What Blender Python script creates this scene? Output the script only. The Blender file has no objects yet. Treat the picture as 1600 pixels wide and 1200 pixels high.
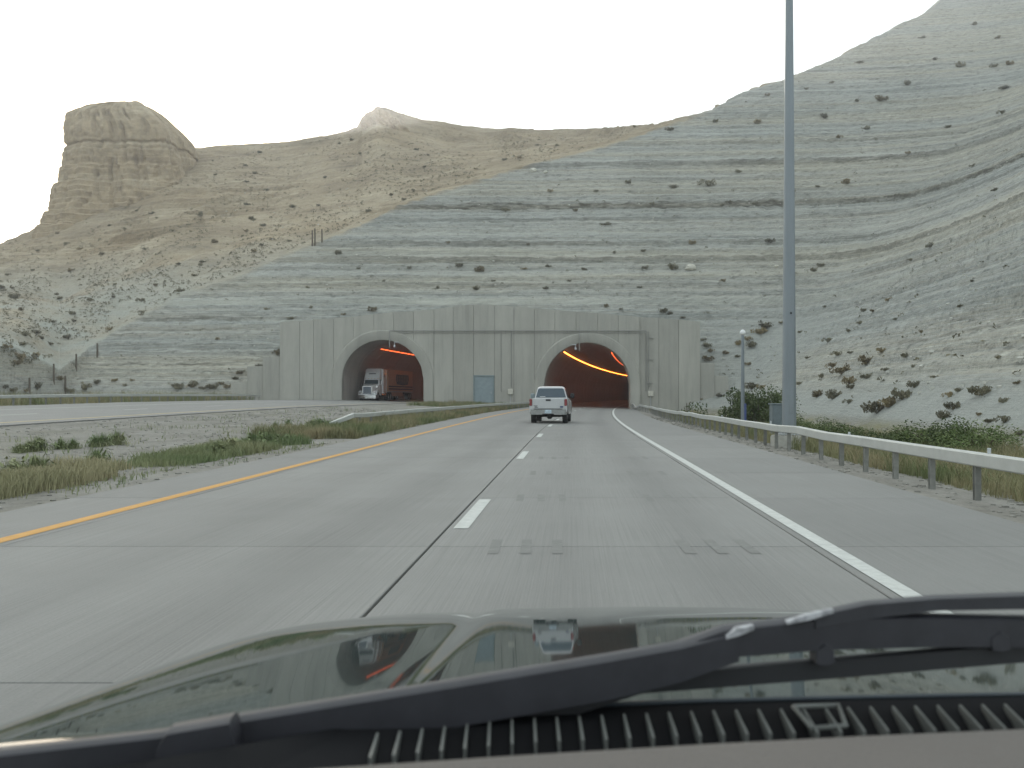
import bpy, math, random
import numpy as np
from mathutils import Vector, Matrix
random.seed(7); RNG = np.random.default_rng(11)
sc = bpy.context.scene
COL = sc.collection
R = math.radians
F = 1556.0; HV = 618.0; EYE = 1.46            # focal length and horizon row in photo pixels, eye height in metres

# ------------------------------------------------------------------ camera
cam = bpy.data.cameras.new('camera'); camo = bpy.data.objects.new('camera', cam); COL.objects.link(camo)
camo.location = (0, 0, EYE); camo.rotation_euler = (R(90), 0, 0)
cam.sensor_width = 36; cam.lens = 36 * F / 1600; cam.shift_y = (HV - 600) / 1600
cam.clip_start = 0.05; cam.clip_end = 8000
cam.dof.use_dof = True; cam.dof.focus_distance = 60; cam.dof.aperture_fstop = 10
sc.camera = camo
# ------------------------------------------------------------------ sky and sun (the sun is low behind the ridge, left ahead)
SUN_EL, SUN_AZ = 13.0, -18.0                  # azimuth: degrees right of straight ahead
world = bpy.data.worlds.new('World'); sc.world = world; world.use_nodes = True
wn = world.node_tree.nodes; wl = world.node_tree.links
sky = wn.new('ShaderNodeTexSky'); sky.sky_type = 'NISHITA'; sky.sun_disc = False
sky.sun_elevation = R(SUN_EL); sky.sun_rotation = R(SUN_AZ)
sky.air_density = 1.0; sky.dust_density = 7.0; sky.ozone_density = 0.6; sky.altitude = 1800
bg = wn['Background']; bg.inputs['Strength'].default_value = 0.15
# a thin broken cloud sheet over the whole sky, whiter than the clear air between
wtc = wn.new('ShaderNodeTexCoord'); wmp = wn.new('ShaderNodeMapping'); wmp.inputs['Scale'].default_value = (1, 1, 2.4); wl.new(wtc.outputs['Generated'], wmp.inputs[0])
wnz = wn.new('ShaderNodeTexNoise'); wnz.inputs['Scale'].default_value = 2.6; wnz.inputs['Detail'].default_value = 7; wl.new(wmp.outputs[0], wnz.inputs['Vector'])
wcr = wn.new('ShaderNodeMapRange'); wcr.inputs[1].default_value = .36; wcr.inputs[2].default_value = .62; wcr.inputs[3].default_value = .35; wcr.inputs[4].default_value = 1.0; wl.new(wnz.outputs[0], wcr.inputs[0])
wmx = wn.new('ShaderNodeMix'); wmx.data_type = 'RGBA'; wl.new(wcr.outputs[0], wmx.inputs[0]); wl.new(sky.outputs[0], wmx.inputs[6]); wmx.inputs[7].default_value = (6.25, 6.9, 6.85, 1)
wl.new(wmx.outputs[2], bg.inputs['Color'])
sun = bpy.data.lights.new('sun', 'SUN'); sun.energy = 3.0; sun.angle = R(0.5); sun.color = (1.0, 0.93, 0.82)
suno = bpy.data.objects.new('sun', sun); COL.objects.link(suno)
sd = Vector((math.sin(R(SUN_AZ)) * math.cos(R(SUN_EL)), math.cos(R(SUN_AZ)) * math.cos(R(SUN_EL)), math.sin(R(SUN_EL))))
suno.rotation_euler = sd.to_track_quat('Z', 'Y').to_euler(); suno.location = (-200, 600, 300)
sc.view_settings.view_transform = 'Standard'; sc.view_settings.look = 'None'
sc.view_settings.gamma = 1.0; sc.view_settings.exposure = 0.62
sc.render.engine = 'CYCLES'
sc.cycles.max_bounces = 6; sc.cycles.diffuse_bounces = 4; sc.cycles.glossy_bounces = 4
sc.cycles.sample_clamp_indirect = 6.0
try: sc.cycles.use_denoising = True
except Exception: pass

# ------------------------------------------------------------------ helpers
def P(u, v, Y): return (( u - 800) / F * Y, Y, EYE + (HV - v) / F * Y)
def link(o, parent=None):
    COL.objects.link(o)
    if parent is not None: o.parent = parent
    return o
def tag(o, label=None, cat=None, group=None, kind=None):
    if label: o['label'] = label
    if cat: o['category'] = cat
    if group: o['group'] = group
    if kind: o['kind'] = kind
    return o
def empty(name, loc=(0, 0, 0), rz=0.0):
    e = bpy.data.objects.new(name, None); e.empty_display_size = 0.2
    e.location = loc; e.rotation_euler = (0, 0, rz); COL.objects.link(e); return e
def copy_tree(o, parent=None):
    c = o.copy(); COL.objects.link(c); c.parent = parent
    for ch in o.children: copy_tree(ch, c)
    return c
class MB:
    def __init__(s): s.v = []; s.f = []; s.m = []; s.rc = []
    def add(s, vs, fs, mi=0):
        b = len(s.v); s.v += [tuple(p) for p in vs]; s.f += [tuple(i + b for i in f) for f in fs]; s.m += [mi] * len(fs); return s
    def box(s, c, d, rot=None, mi=0, ch=0.0):
        hx, hy, hz = d[0] / 2, d[1] / 2, d[2] / 2
        if ch <= 0:
            vs = [Vector((x * hx, y * hy, z * hz)) for z in (-1, 1) for y in (-1, 1) for x in (-1, 1)]
            fs = [(0, 2, 3, 1), (4, 5, 7, 6), (0, 1, 5, 4), (2, 6, 7, 3), (0, 4, 6, 2), (1, 3, 7, 5)]
        else:                                    # chamfered box
            vs = []; idx = {}
            for ax in range(3):
                for sx in (-1, 1):
                    for sy in (-1, 1):
                        for sz in (-1, 1):
                            p = [sx * (hx - ch), sy * (hy - ch), sz * (hz - ch)]; h = (hx, hy, hz)[ax]
                            p[ax] = (sx, sy, sz)[ax] * h
                            idx[(ax, sx, sy, sz)] = len(vs); vs.append(Vector(p))
            fs = []
            g = lambda ax, a, b, c: idx[(ax, a, b, c)]
            for q in (-1, 1):
                fs += [(g(0, q, -1, -1), g(0, q, 1, -1), g(0, q, 1, 1), g(0, q, -1, 1)), (g(1, -1, q, -1), g(1, 1, q, -1), g(1, 1, q, 1), g(1, -1, q, 1)),
                       (g(2, -1, -1, q), g(2, 1, -1, q), g(2, 1, 1, q), g(2, -1, 1, q))]
                for r in (-1, 1):
                    fs += [(g(0, q, r, -1), g(0, q, r, 1), g(1, q, r, 1), g(1, q, r, -1)), (g(0, q, -1, r), g(0, q, 1, r), g(2, q, 1, r), g(2, q, -1, r)),
                           (g(1, -1, q, r), g(1, 1, q, r), g(2, 1, q, r), g(2, -1, q, r))]
                    for t in (-1, 1): fs.append((g(0, q, r, t), g(1, q, r, t), g(2, q, r, t)))
        M = rot if rot is not None else Matrix.Identity(3)
        return s.add([M @ p + Vector(c) for p in vs], fs, mi)
    def tube(s, pts, rad, n=10, cap=True, mi=0, flat=(1, 1)):
        pts = [Vector(p) for p in pts]; b = []
        if not hasattr(rad, '__len__'): rad = [rad] * len(pts)
        for i, p in enumerate(pts):
            t = (pts[min(i + 1, len(pts) - 1)] - pts[max(i - 1, 0)]).normalized()
            a = Vector((0, 0, 1)) if abs(t.z) < .9 else Vector((1, 0, 0))
            x = t.cross(a).normalized(); y = x.cross(t).normalized()
            b += [p + (x * math.cos(2 * math.pi * k / n) * flat[0] + y * math.sin(2 * math.pi * k / n) * flat[1]) * rad[i] for k in range(n)]
        fs = [(i * n + k, i * n + (k + 1) % n, (i + 1) * n + (k + 1) % n, (i + 1) * n + k) for i in range(len(pts) - 1) for k in range(n)]
        if cap: fs += [tuple(range(n - 1, -1, -1)), tuple((len(pts) - 1) * n + k for k in range(n))]
        return s.add(b, fs, mi)
    def prism(s, poly, d, mi=0):                 # poly: list of 3D points (planar), d: extrusion vector
        n = len(poly); d = Vector(d); a = [Vector(p) for p in poly]
        return s.add(a + [p + d for p in a], [tuple(range(n - 1, -1, -1)), tuple(range(n, 2 * n))] + [(i, (i + 1) % n, n + (i + 1) % n, n + i) for i in range(n)], mi)
    def loft(s, rings, cap=True, mi=0):
        n = len(rings[0]); v = [p for r in rings for p in r]
        fs = [(i * n + k, i * n + (k + 1) % n, (i + 1) * n + (k + 1) % n, (i + 1) * n + k) for i in range(len(rings) - 1) for k in range(n)]
        if cap: fs += [tuple(range(n - 1, -1, -1)), tuple((len(rings) - 1) * n + k for k in range(n))]
        return s.add(v, fs, mi)
    def strip(s, A, B, mi=0):
        n = len(A); return s.add(list(A) + list(B), [(i, i + 1, n + i + 1, n + i) for i in range(n - 1)], mi)
    def mesh(s, name, mats, smooth=False, fix=True):
        me = bpy.data.meshes.new(name); me.from_pydata(s.v, [], s.f)
        for m in (mats if isinstance(mats, (list, tuple)) else [mats]): me.materials.append(m)
        if any(s.m): me.polygons.foreach_set('material_index', s.m)
        if fix:
            import bmesh
            bm = bmesh.new(); bm.from_mesh(me); bmesh.ops.recalc_face_normals(bm, faces=bm.faces); bm.to_mesh(me); bm.free()
        if smooth: me.shade_smooth() if smooth is True else me.set_sharp_from_angle(angle=R(smooth))
        if smooth and smooth is not True:
            me.polygons.foreach_set('use_smooth', [True] * len(me.polygons))
        if s.rc:
            at = me.attributes.new('rc', 'FLOAT_VECTOR', 'POINT'); at.data.foreach_set('vector', [c for p in s.rc for c in p])
        me.update(); return me
    def build(s, name, mats, parent=None, smooth=False, fix=True):
        return link(bpy.data.objects.new(name, s.mesh(name, mats, smooth, fix)), parent)

# numpy value noise
def _h(ix, iy, seed):
    n = (ix.astype(np.int64) * 374761393 + iy.astype(np.int64) * 668265263 + seed * 974711) & 0x7fffffff
    n = ((n ^ (n >> 13)) * 1274126177) & 0x7fffffff
    return ((n ^ (n >> 16)) & 0xffff) / 65535.0
def vnoise(x, y, seed=0):
    x = np.asarray(x, float); y = np.asarray(y, float) + np.zeros_like(x)
    ix = np.floor(x); iy = np.floor(y); fx = x - ix; fy = y - iy
    fx = fx * fx * (3 - 2 * fx); fy = fy * fy * (3 - 2 * fy)
    a = _h(ix, iy, seed); b = _h(ix + 1, iy, seed); c = _h(ix, iy + 1, seed); d = _h(ix + 1, iy + 1, seed)
    return (a * (1 - fx) + b * fx) * (1 - fy) + (c * (1 - fx) + d * fx) * fy * 1.0 - 0.5
def fbm(x, y, seed=0, o=4):
    r = 0; a = 1.0
    for i in range(o):
        r = r + a * vnoise(np.asarray(x) * 2 ** i, np.asarray(y) * 2 ** i, seed + i * 17); a *= .5
    return r
def sstep(a, b, x):
    t = np.clip((np.asarray(x, float) - a) / (b - a), 0, 1); return t * t * (3 - 2 * t)

# ------------------------------------------------------------------ materials
def new_mat(name):
    m = bpy.data.materials.new(name); m.use_nodes = True
    return m, m.node_tree.nodes, m.node_tree.links, m.node_tree.nodes['Principled BSDF']
def N(nodes, t, **kw):
    n = nodes.new(t)
    for k, val in kw.items():
        if k in n.inputs: n.inputs[k].default_value = val
        else: setattr(n, k, val)
    return n
def ramp(nodes, stops, interp='LINEAR'):
    r = nodes.new('ShaderNodeValToRGB'); r.color_ramp.interpolation = interp
    e = r.color_ramp.elements
    while len(e) > 1: e.remove(e[-1])
    e[0].position = stops[0][0]; e[0].color = (*stops[0][1], 1)
    for p, c in stops[1:]:
        q = e.new(p); q.color = (*c, 1)
    return r
def g3(x): return (x, x, x)
def mat(name, col, rough=0.6, metal=0.0, var=0.15, scale=6.0, bump=0.0, bscale=40.0, coat=0.0, objvar=0.0, spec=0.5, stretch=(1, 1, 1)):
    m, n, l, b = new_mat(name)
    tc = n.new('ShaderNodeTexCoord'); mp = N(n, 'ShaderNodeMapping', Scale=stretch); l.new(tc.outputs['Object'], mp.inputs[0])
    nz = N(n, 'ShaderNodeTexNoise', Scale=scale, Detail=6.0, Roughness=0.6); l.new(mp.outputs[0], nz.inputs['Vector'])
    r = ramp(n, [(0.3, tuple(c * (1 - var) for c in col)), (0.7, tuple(min(1, c * (1 + var)) for c in col))]); l.new(nz.outputs[0], r.inputs[0])
    out = r.outputs[0]
    if objvar:
        oi = n.new('ShaderNodeObjectInfo'); mr = N(n, 'ShaderNodeMapRange'); mr.inputs[3].default_value = 1 - objvar; mr.inputs[4].default_value = 1 + objvar
        l.new(oi.outputs['Random'], mr.inputs[0]); hs = n.new('ShaderNodeHueSaturation'); l.new(mr.outputs[0], hs.inputs['Value']); l.new(out, hs.inputs['Color']); out = hs.outputs[0]
    l.new(out, b.inputs['Base Color'])
    b.inputs['Roughness'].default_value = rough; b.inputs['Metallic'].default_value = metal; b.inputs['Specular IOR Level'].default_value = spec
    if coat: b.inputs['Coat Weight'].default_value = coat; b.inputs['Coat Roughness'].default_value = 0.03
    if bump:
        nb = N(n, 'ShaderNodeTexNoise', Scale=bscale, Detail=5.0); l.new(mp.outputs[0], nb.inputs['Vector'])
        bp = N(n, 'ShaderNodeBump', Strength=bump, Distance=0.02); l.new(nb.outputs[0], bp.inputs['Height']); l.new(bp.outputs[0], b.inputs['Normal'])
    return m
def emit(name, col, s):
    m, n, l, b = new_mat(name); b.inputs['Base Color'].default_value = (*col, 1)
    b.inputs['Emission Color'].default_value = (*col, 1); b.inputs['Emission Strength'].default_value = s; return m

def concrete_road():
    m, n, l, b = new_mat('road_concrete')
    at = N(n, 'ShaderNodeAttribute', attribute_name='rc'); sp = n.new('ShaderNodeSeparateXYZ'); l.new(at.outputs['Vector'], sp.inputs[0])
    def mapped(s): q = N(n, 'ShaderNodeMapping', Scale=s); l.new(at.outputs['Vector'], q.inputs[0]); return q
    big = N(n, 'ShaderNodeTexNoise', Scale=1.0, Detail=5.0, Roughness=.65); l.new(mapped((.5, .35, 1)).outputs[0], big.inputs['Vector'])
    lines = N(n, 'ShaderNodeTexNoise', Scale=1.0, Detail=3.0, Roughness=.7); l.new(mapped((60, .25, 1)).outputs[0], lines.inputs['Vector'])
    fine = N(n, 'ShaderNodeTexNoise', Scale=60.0, Detail=4.0); l.new(at.outputs['Vector'], fine.inputs['Vector'])
    c1 = ramp(n, [(.25, (.176, .172, .160)), (.75, (.210, .206, .193))]); l.new(big.outputs[0], c1.inputs[0])
    c2 = ramp(n, [(.32, g3(.80)), (.5, g3(.99)), (.68, g3(1.10))]); l.new(lines.outputs[0], c2.inputs[0])
    c3 = ramp(n, [(.3, g3(.88)), (.7, g3(1.1))]); l.new(fine.outputs[0], c3.inputs[0])
    # worn wheel paths: rubber-darkened bands either side of each lane's middle
    wp = ramp(n, [(0, g3(1.06)), (.18, g3(1.0)), (.30, g3(.93)), (.36, g3(.92)), (.44, g3(1.0)), (.5, g3(1.03)), (.58, g3(.98)), (.68, g3(.88)), (.76, g3(.88)), (.86, g3(1.0)), (1, g3(1.06))])
    mo = N(n, 'ShaderNodeMath', operation='FLOORED_MODULO'); l.new(sp.outputs[0], mo.inputs[0]); mo.inputs[1].default_value = 3.68
    dv = N(n, 'ShaderNodeMath', operation='DIVIDE'); l.new(mo.outputs[0], dv.inputs[0]); dv.inputs[1].default_value = 3.68; l.new(dv.outputs[0], wp.inputs[0])
    gt = N(n, 'ShaderNodeMath', operation='COMPARE'); l.new(sp.outputs[0], gt.inputs[0]); gt.inputs[1].default_value = -.2; gt.inputs[2].default_value = 3.85
    def mul(a, bb, f=1.0):
        x = N(n, 'ShaderNodeMix', data_type='RGBA', blend_type='MULTIPLY'); x.inputs[0].default_value = f; l.new(a, x.inputs[6]); l.new(bb, x.inputs[7]); return x
    a1 = mul(c1.outputs[0], wp.outputs[0]); l.new(gt.outputs[0], a1.inputs[0])
    a2 = mul(a1.outputs[2], c2.outputs[0], .7); a3 = mul(a2.outputs[2], c3.outputs[0], .8)
    oi = n.new('ShaderNodeObjectInfo'); mr = N(n, 'ShaderNodeMapRange'); mr.inputs[3].default_value = .93; mr.inputs[4].default_value = 1.06; l.new(oi.outputs['Random'], mr.inputs[0])
    hs = n.new('ShaderNodeHueSaturation'); l.new(mr.outputs[0], hs.inputs['Value']); l.new(a3.outputs[2], hs.inputs['Color'])
    l.new(hs.outputs[0], b.inputs['Base Color']); b.inputs['Roughness'].default_value = .75
    groove = N(n, 'ShaderNodeTexNoise', Scale=1.0, Detail=2.0); l.new(mapped((60, .5, 1)).outputs[0], groove.inputs['Vector'])
    bp = N(n, 'ShaderNodeBump', Strength=.5, Distance=.006); l.new(groove.outputs[0], bp.inputs['Height']); l.new(bp.outputs[0], b.inputs['Normal'])
    return m

def terrain_mat():
    m, n, l, b = new_mat('hillside_rock_and_soil')
    geo = n.new('ShaderNodeNewGeometry'); pos = geo.outputs['Position']
    def noise(scale, vec, detail=5.0, rough=.6):
        q = N(n, 'ShaderNodeMapping', Scale=vec); l.new(pos, q.inputs[0])
        z = N(n, 'ShaderNodeTexNoise', Scale=scale, Detail=detail, Roughness=rough); l.new(q.outputs[0], z.inputs['Vector']); return z.outputs[0]
    def mix(f, a, c, mode='MIX'):
        x = N(n, 'ShaderNodeMix', data_type='RGBA', blend_type=mode)
        if isinstance(f, float): x.inputs[0].default_value = f
        else: l.new(f, x.inputs[0])
        for k, val in ((6, a), (7, c)):
            if isinstance(val, tuple): x.inputs[k].default_value = (*val, 1)
            else: l.new(val, x.inputs[k])
        return x.outputs[2]
    def attr(nm): return N(n, 'ShaderNodeAttribute', attribute_name=nm).outputs['Fac']
    strata = ramp(n, [(.28, (.15, .15, .135)), (.36, (.29, .29, .265)), (.41, (.215, .22, .205)), (.455, (.325, .32, .285)), (.49, (.25, .258, .245)), (.53, (.315, .297, .25)), (.565, (.255, .262, .248)), (.61, (.37, .365, .33)), (.66, (.225, .22, .195)), (.74, (.31, .31, .285))])
    l.new(noise(1.0, (.02, .02, 2.1), 8.0, .74), strata.inputs[0])
    thin = ramp(n, [(.34, g3(.55)), (.44, g3(.95)), (.58, g3(1.02)), (.68, g3(1.35))]); l.new(noise(1.0, (.12, .12, 8.0), 5.0, .75), thin.inputs[0])
    cut = mix(.85, strata.outputs[0], thin.outputs[0], 'MULTIPLY')
    zone = ramp(n, [(.40, (.94, .97, 1.0)), (.48, (1.0, 1.0, 1.0)), (.54, (1.06, 1.03, .97)), (.62, (.97, .985, 1.0))]); l.new(noise(1.0, (.004, .004, .17), 3.0, .5), zone.inputs[0])
    cut = mix(1.0, cut, zone.outputs[0], 'MULTIPLY')
    cut = mix(1.0, cut, (1.14, 1.13, 1.10), 'MULTIPLY')
    rub = ramp(n, [(.37, g3(.48)), (.46, g3(.97)), (.57, g3(1.0)), (.68, g3(1.4))]); l.new(noise(1.0, (.9, .9, 2.2), 6.0, .75), rub.inputs[0])
    cut = mix(.75, cut, rub.outputs[0], 'MULTIPLY')
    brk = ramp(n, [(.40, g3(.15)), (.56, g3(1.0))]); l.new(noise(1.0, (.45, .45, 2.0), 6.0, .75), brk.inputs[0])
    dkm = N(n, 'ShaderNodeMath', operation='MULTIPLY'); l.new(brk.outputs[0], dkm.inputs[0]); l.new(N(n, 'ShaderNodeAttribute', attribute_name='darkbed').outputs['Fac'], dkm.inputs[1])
    nat1 = ramp(n, [(.3, (.205, .155, .095)), (.5, (.325, .255, .165)), (.7, (.43, .36, .255))]); l.new(noise(.06, (1, 1, 2.5), 8.0, .7), nat1.inputs[0])
    nst = ramp(n, [(.34, g3(.48)), (.44, g3(.92)), (.57, g3(1.02)), (.68, g3(1.3))]); l.new(noise(1.0, (.05, .05, .9), 7.0, .78), nst.inputs[0])
    nat = mix(.8, nat1.outputs[0], nst.outputs[0], 'MULTIPLY')
    pale = ramp(n, [(.28, g3(0)), (.52, g3(1))]); l.new(noise(.035, (1, 1, 3), 6.0, .65), pale.inputs[0])
    lowmask = N(n, 'ShaderNodeMapRange'); sx = n.new('ShaderNodeSeparateXYZ'); l.new(pos, sx.inputs[0]); l.new(sx.outputs[2], lowmask.inputs[0])
    lowmask.inputs[1].default_value = 30; lowmask.inputs[2].default_value = 11; lowmask.inputs[3].default_value = .12; lowmask.inputs[4].default_value = 1.0
    pm = N(n, 'ShaderNodeMath', operation='MULTIPLY'); l.new(pale.outputs[0], pm.inputs[0]); l.new(lowmask.outputs[0], pm.inputs[1])
    nat = mix(pm.outputs[0], nat, (.35, .36, .32))
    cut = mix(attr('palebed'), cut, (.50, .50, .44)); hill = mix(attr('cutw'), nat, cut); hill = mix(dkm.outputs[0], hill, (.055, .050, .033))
    scr = ramp(n, [(.3, (.265, .275, .255)), (.7, (.335, .34, .31))]); l.new(noise(1.2, (1, 1, 1), 8.0, .75), scr.inputs[0])
    hill = mix(attr('scree'), hill, scr.outputs[0])
    gv = ramp(n, [(.28, (.15, .14, .118)), (.5, (.225, .213, .188)), (.72, (.30, .288, .258))]); l.new(noise(.8, (1, .45, 1), 9.0, .75), gv.inputs[0])
    ggr = ramp(n, [(.42, g3(0)), (.6, g3(.75))]); l.new(noise(.5, (1, .6, 1), 6.0, .7), ggr.inputs[0])
    gsoil = mix(ggr.outputs[0], gv.outputs[0], (.20, .19, .10))
    grd = mix(attr('ditch'), gv.outputs[0], gsoil)
    colr = mix(attr('gnd'), hill, grd)
    pep = ramp(n, [(.33, g3(.62)), (.43, g3(1)), (.62, g3(1)), (.72, g3(1.28))]); l.new(noise(9.0, (1, 1, 1), 3.0, .6), pep.inputs[0])
    colr = mix(.75, colr, pep.outputs[0], 'MULTIPLY')
    l.new(colr, b.inputs['Base Color']); b.inputs['Roughness'].default_value = .95; b.inputs['Specular IOR Level'].default_value = .15
    b1 = N(n, 'ShaderNodeBump', Strength=.7, Distance=.25); l.new(noise(1.0, (.25, .25, 4.0), 6.0, .7), b1.inputs['Height'])
    b2 = N(n, 'ShaderNodeBump', Strength=.55, Distance=.06); l.new(noise(7.0, (1, 1, 1), 5.0, .7), b2.inputs['Height']); l.new(b1.outputs[0], b2.inputs['Normal'])
    l.new(b2.outputs[0], b.inputs['Normal'])
    return m
def leaf_mat(name, c1, c2):
    m, n, l, b = new_mat(name)
    oi = n.new('ShaderNodeObjectInfo'); geo = n.new('ShaderNodeNewGeometry')
    nz = N(n, 'ShaderNodeTexNoise', Scale=2.3, Detail=3.0); l.new(geo.outputs['Position'], nz.inputs['Vector'])
    r = ramp(n, [(.35, c1), (.65, c2)]); l.new(nz.outputs[0], r.inputs[0])
    mr = N(n, 'ShaderNodeMapRange'); mr.inputs[3].default_value = .65; mr.inputs[4].default_value = 1.35; l.new(oi.outputs['Random'], mr.inputs[0])
    hs = n.new('ShaderNodeHueSaturation'); l.new(mr.outputs[0], hs.inputs['Value']); l.new(r.outputs[0], hs.inputs['Color'])
    l.new(hs.outputs[0], b.inputs['Base Color']); b.inputs['Roughness'].default_value = .8; b.inputs['Specular IOR Level'].default_value = .2
    return m
def wall_mat(name, col, objvar=.06):
    m, n, l, b = new_mat(name)
    geo = n.new('ShaderNodeNewGeometry')
    def noise(s, d=6.0, rg=.65, sc_=1.0):
        q = N(n, 'ShaderNodeMapping', Scale=s); l.new(geo.outputs['Position'], q.inputs[0])
        z = N(n, 'ShaderNodeTexNoise', Scale=sc_, Detail=d, Roughness=rg); l.new(q.outputs[0], z.inputs['Vector']); return z.outputs[0]
    c = ramp(n, [(.3, tuple(x * .86 for x in col)), (.7, tuple(x * 1.1 for x in col))]); l.new(noise((.5, .5, .18)), c.inputs[0])
    st = ramp(n, [(.36, g3(.88)), (.5, g3(1)), (.68, g3(1.05))]); l.new(noise((2.2, 2.2, .15), 5.0, .7), st.inputs[0])
    mx = N(n, 'ShaderNodeMix', data_type='RGBA', blend_type='MULTIPLY'); mx.inputs[0].default_value = .8; l.new(c.outputs[0], mx.inputs[6]); l.new(st.outputs[0], mx.inputs[7])
    oi = n.new('ShaderNodeObjectInfo'); mr = N(n, 'ShaderNodeMapRange'); mr.inputs[3].default_value = 1 - objvar; mr.inputs[4].default_value = 1 + objvar; l.new(oi.outputs['Random'], mr.inputs[0])
    hs = n.new('ShaderNodeHueSaturation'); l.new(mr.outputs[0], hs.inputs['Value']); l.new(mx.outputs[2], hs.inputs['Color']); l.new(hs.outputs[0], b.inputs['Base Color'])
    b.inputs['Roughness'].default_value = .85
    bp = N(n, 'ShaderNodeBump', Strength=.25, Distance=.02); l.new(noise((5, 5, .25), 4.0), bp.inputs['Height']); l.new(bp.outputs[0], b.inputs['Normal'])
    return m

M_ROAD = concrete_road(); M_TERR = terrain_mat()
M_WALL = wall_mat('portal_concrete', (.37, .36, .318)); M_LINING = wall_mat('tunnel_lining_concrete', (.33, .30, .27), .02)
M_JOINT = mat('dark_joint', (.045, .045, .042), .9); M_YEL = mat('yellow_paint', (.50, .25, .04), .7, var=.12, scale=9, stretch=(3, .6, 1)); M_WHT = mat('white_paint', (.47, .475, .445), .75, var=.14, scale=9)
M_PATCH = mat('grey_patch', (.174, .171, .159), .85)
M_GALV = mat('galvanised_steel', (.48, .50, .51), .45, .55, .12, 5, objvar=.04); M_RAIL = mat('box_beam_steel', (.44, .45, .425), .5, .25, .08, 3); M_POST = mat('weathered_post', (.22, .22, .20), .7, .3, .2, 8, objvar=.15)
M_WOOD = mat('old_wood', (.11, .09, .065), .9, var=.3); M_DARK = mat('black_plastic', (.018, .018, .02), .55, var=.2)
M_RUBBER = mat('rubber', (.022, .022, .022), .8); M_BLUEPOLE = mat('pole_galvanised', (.21, .235, .25), .45, .45, .10, 1.5, bump=.1, stretch=(3, 3, .3))
M_BOX = mat('utility_box_paint', (.13, .16, .17), .6, .1); M_DOOR = mat('steel_door_paint', (.235, .285, .30), .6, .1, .1, 2); M_FOUND = mat('footing_concrete', (.36, .35, .31), .85, bump=.3)

# ------------------------------------------------------------------ the lie of the land
def cx(Y): Y = np.asarray(Y, float); return -1.39 + .0615 * Y + .00032 * np.maximum(0, Y - 30) ** 2
def sup(Y): return .03 * sstep(20, 90, Y)
def zr(o, Y): return -sup(Y) * np.asarray(o, float)
def zl(o, Y): return .15 + .006 * np.minimum(Y, 75) + .03 * np.clip(-19.6 - np.asarray(o, float), 0, 12)
PORT_Y = 122.0; K = PORT_Y / F
def px(u): return (u - 800) * K
def pz(v): return EYE + (HV - v) * K
TOP_U = [437, 521, 552, 584, 615, 646, 678, 708, 740, 773, 803, 835, 867, 900, 934, 966, 999, 1030, 1061, 1095]
TOP_V = [503, 497, 495, 491, 487.5, 486, 483, 479, 475.5, 476, 479, 481.5, 484, 487, 489, 492, 495, 497, 499, 502]
def wall_top(x): return pz(np.interp(np.asarray(x) / K + 800, TOP_U, TOP_V))
def zc(v): e = (HV - v) / F; Y = 95.4 / (.77 - e); return EYE + e * Y
# the bedding: ledges at the heights where the photograph shows them, plus thin beds between
_r = random.Random(3); BEDS = [(zc(262), .75), (zc(326), 1.0), (zc(320), .6), (zc(345), .4), (zc(382), .5), (zc(408), .6), (zc(420), .35), (zc(446), .35), (zc(472), .45), (zc(232), .5), (zc(190), .6), (zc(160), .6)]
z_ = 2.0
while z_ < 110:
    if min(abs(z_ - b[0]) for b in BEDS) > .55: BEDS.append((z_, _r.uniform(.15, .42)))
    z_ += _r.uniform(.55, 1.5)
BEDS.sort()
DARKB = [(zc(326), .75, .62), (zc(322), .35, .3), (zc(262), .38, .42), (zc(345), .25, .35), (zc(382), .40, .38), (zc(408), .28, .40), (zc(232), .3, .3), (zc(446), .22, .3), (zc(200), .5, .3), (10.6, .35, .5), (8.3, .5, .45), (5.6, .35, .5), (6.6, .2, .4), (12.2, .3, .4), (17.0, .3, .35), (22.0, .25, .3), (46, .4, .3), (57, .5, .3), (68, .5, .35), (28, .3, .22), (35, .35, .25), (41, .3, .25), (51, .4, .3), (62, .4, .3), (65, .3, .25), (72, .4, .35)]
PALEB = [(zc(472), .22, .7), (zc(466), .10, .4), (zc(366), .5, .25), (zc(398), .5, .25), (zc(255), .3, .3), (zc(430), .5, .2)]
KZ, KD = [-5.0], [0.0]
for b_, h_ in BEDS: KZ += [b_ - .12, b_ + .12]; KD += [-h_ / 2, h_ / 2]
KZ.append(140); KD.append(0)
SKY_U = [-700, -450, -200, 0, 60, 90, 285, 330, 450, 520, 557, 566, 576, 590, 604, 625, 650, 700, 760, 850, 900, 960, 1040, 1112, 1161, 1225, 1311, 1390, 1442, 1480, 1600, 2100]
SKY_V = [490, 470, 430, 380, 355, 340, 234, 228, 221, 210, 199, 182, 175, 166, 168, 176, 184, 193, 200, 203, 201, 198, 190, 172, 145, 126, 90, 56, 26, 3, -45, -60]
SKD_U = [-700, 0, 90, 285, 450, 590, 760, 900, 1040, 1112, 1225, 1390, 1480, 1600, 2100]
SKD_Y = [250, 235, 238, 262, 270, 256, 285, 275, 215, 205, 214, 232, 248, 265, 270]
BND_U = [-700, -200, 0, 92, 200, 288, 384, 404, 500, 560, 612, 680, 760, 816, 920, 1000, 1036, 1112, 1161, 1225, 1311, 1390, 1442, 1480, 1600, 2100]
BND_V = [600, 598, 585, 560, 510, 460, 428, 416, 376, 352, 326, 300, 276, 258, 232, 208, 194, 172, 145, 126, 90, 56, 26, 3, -45, -60]
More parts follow.
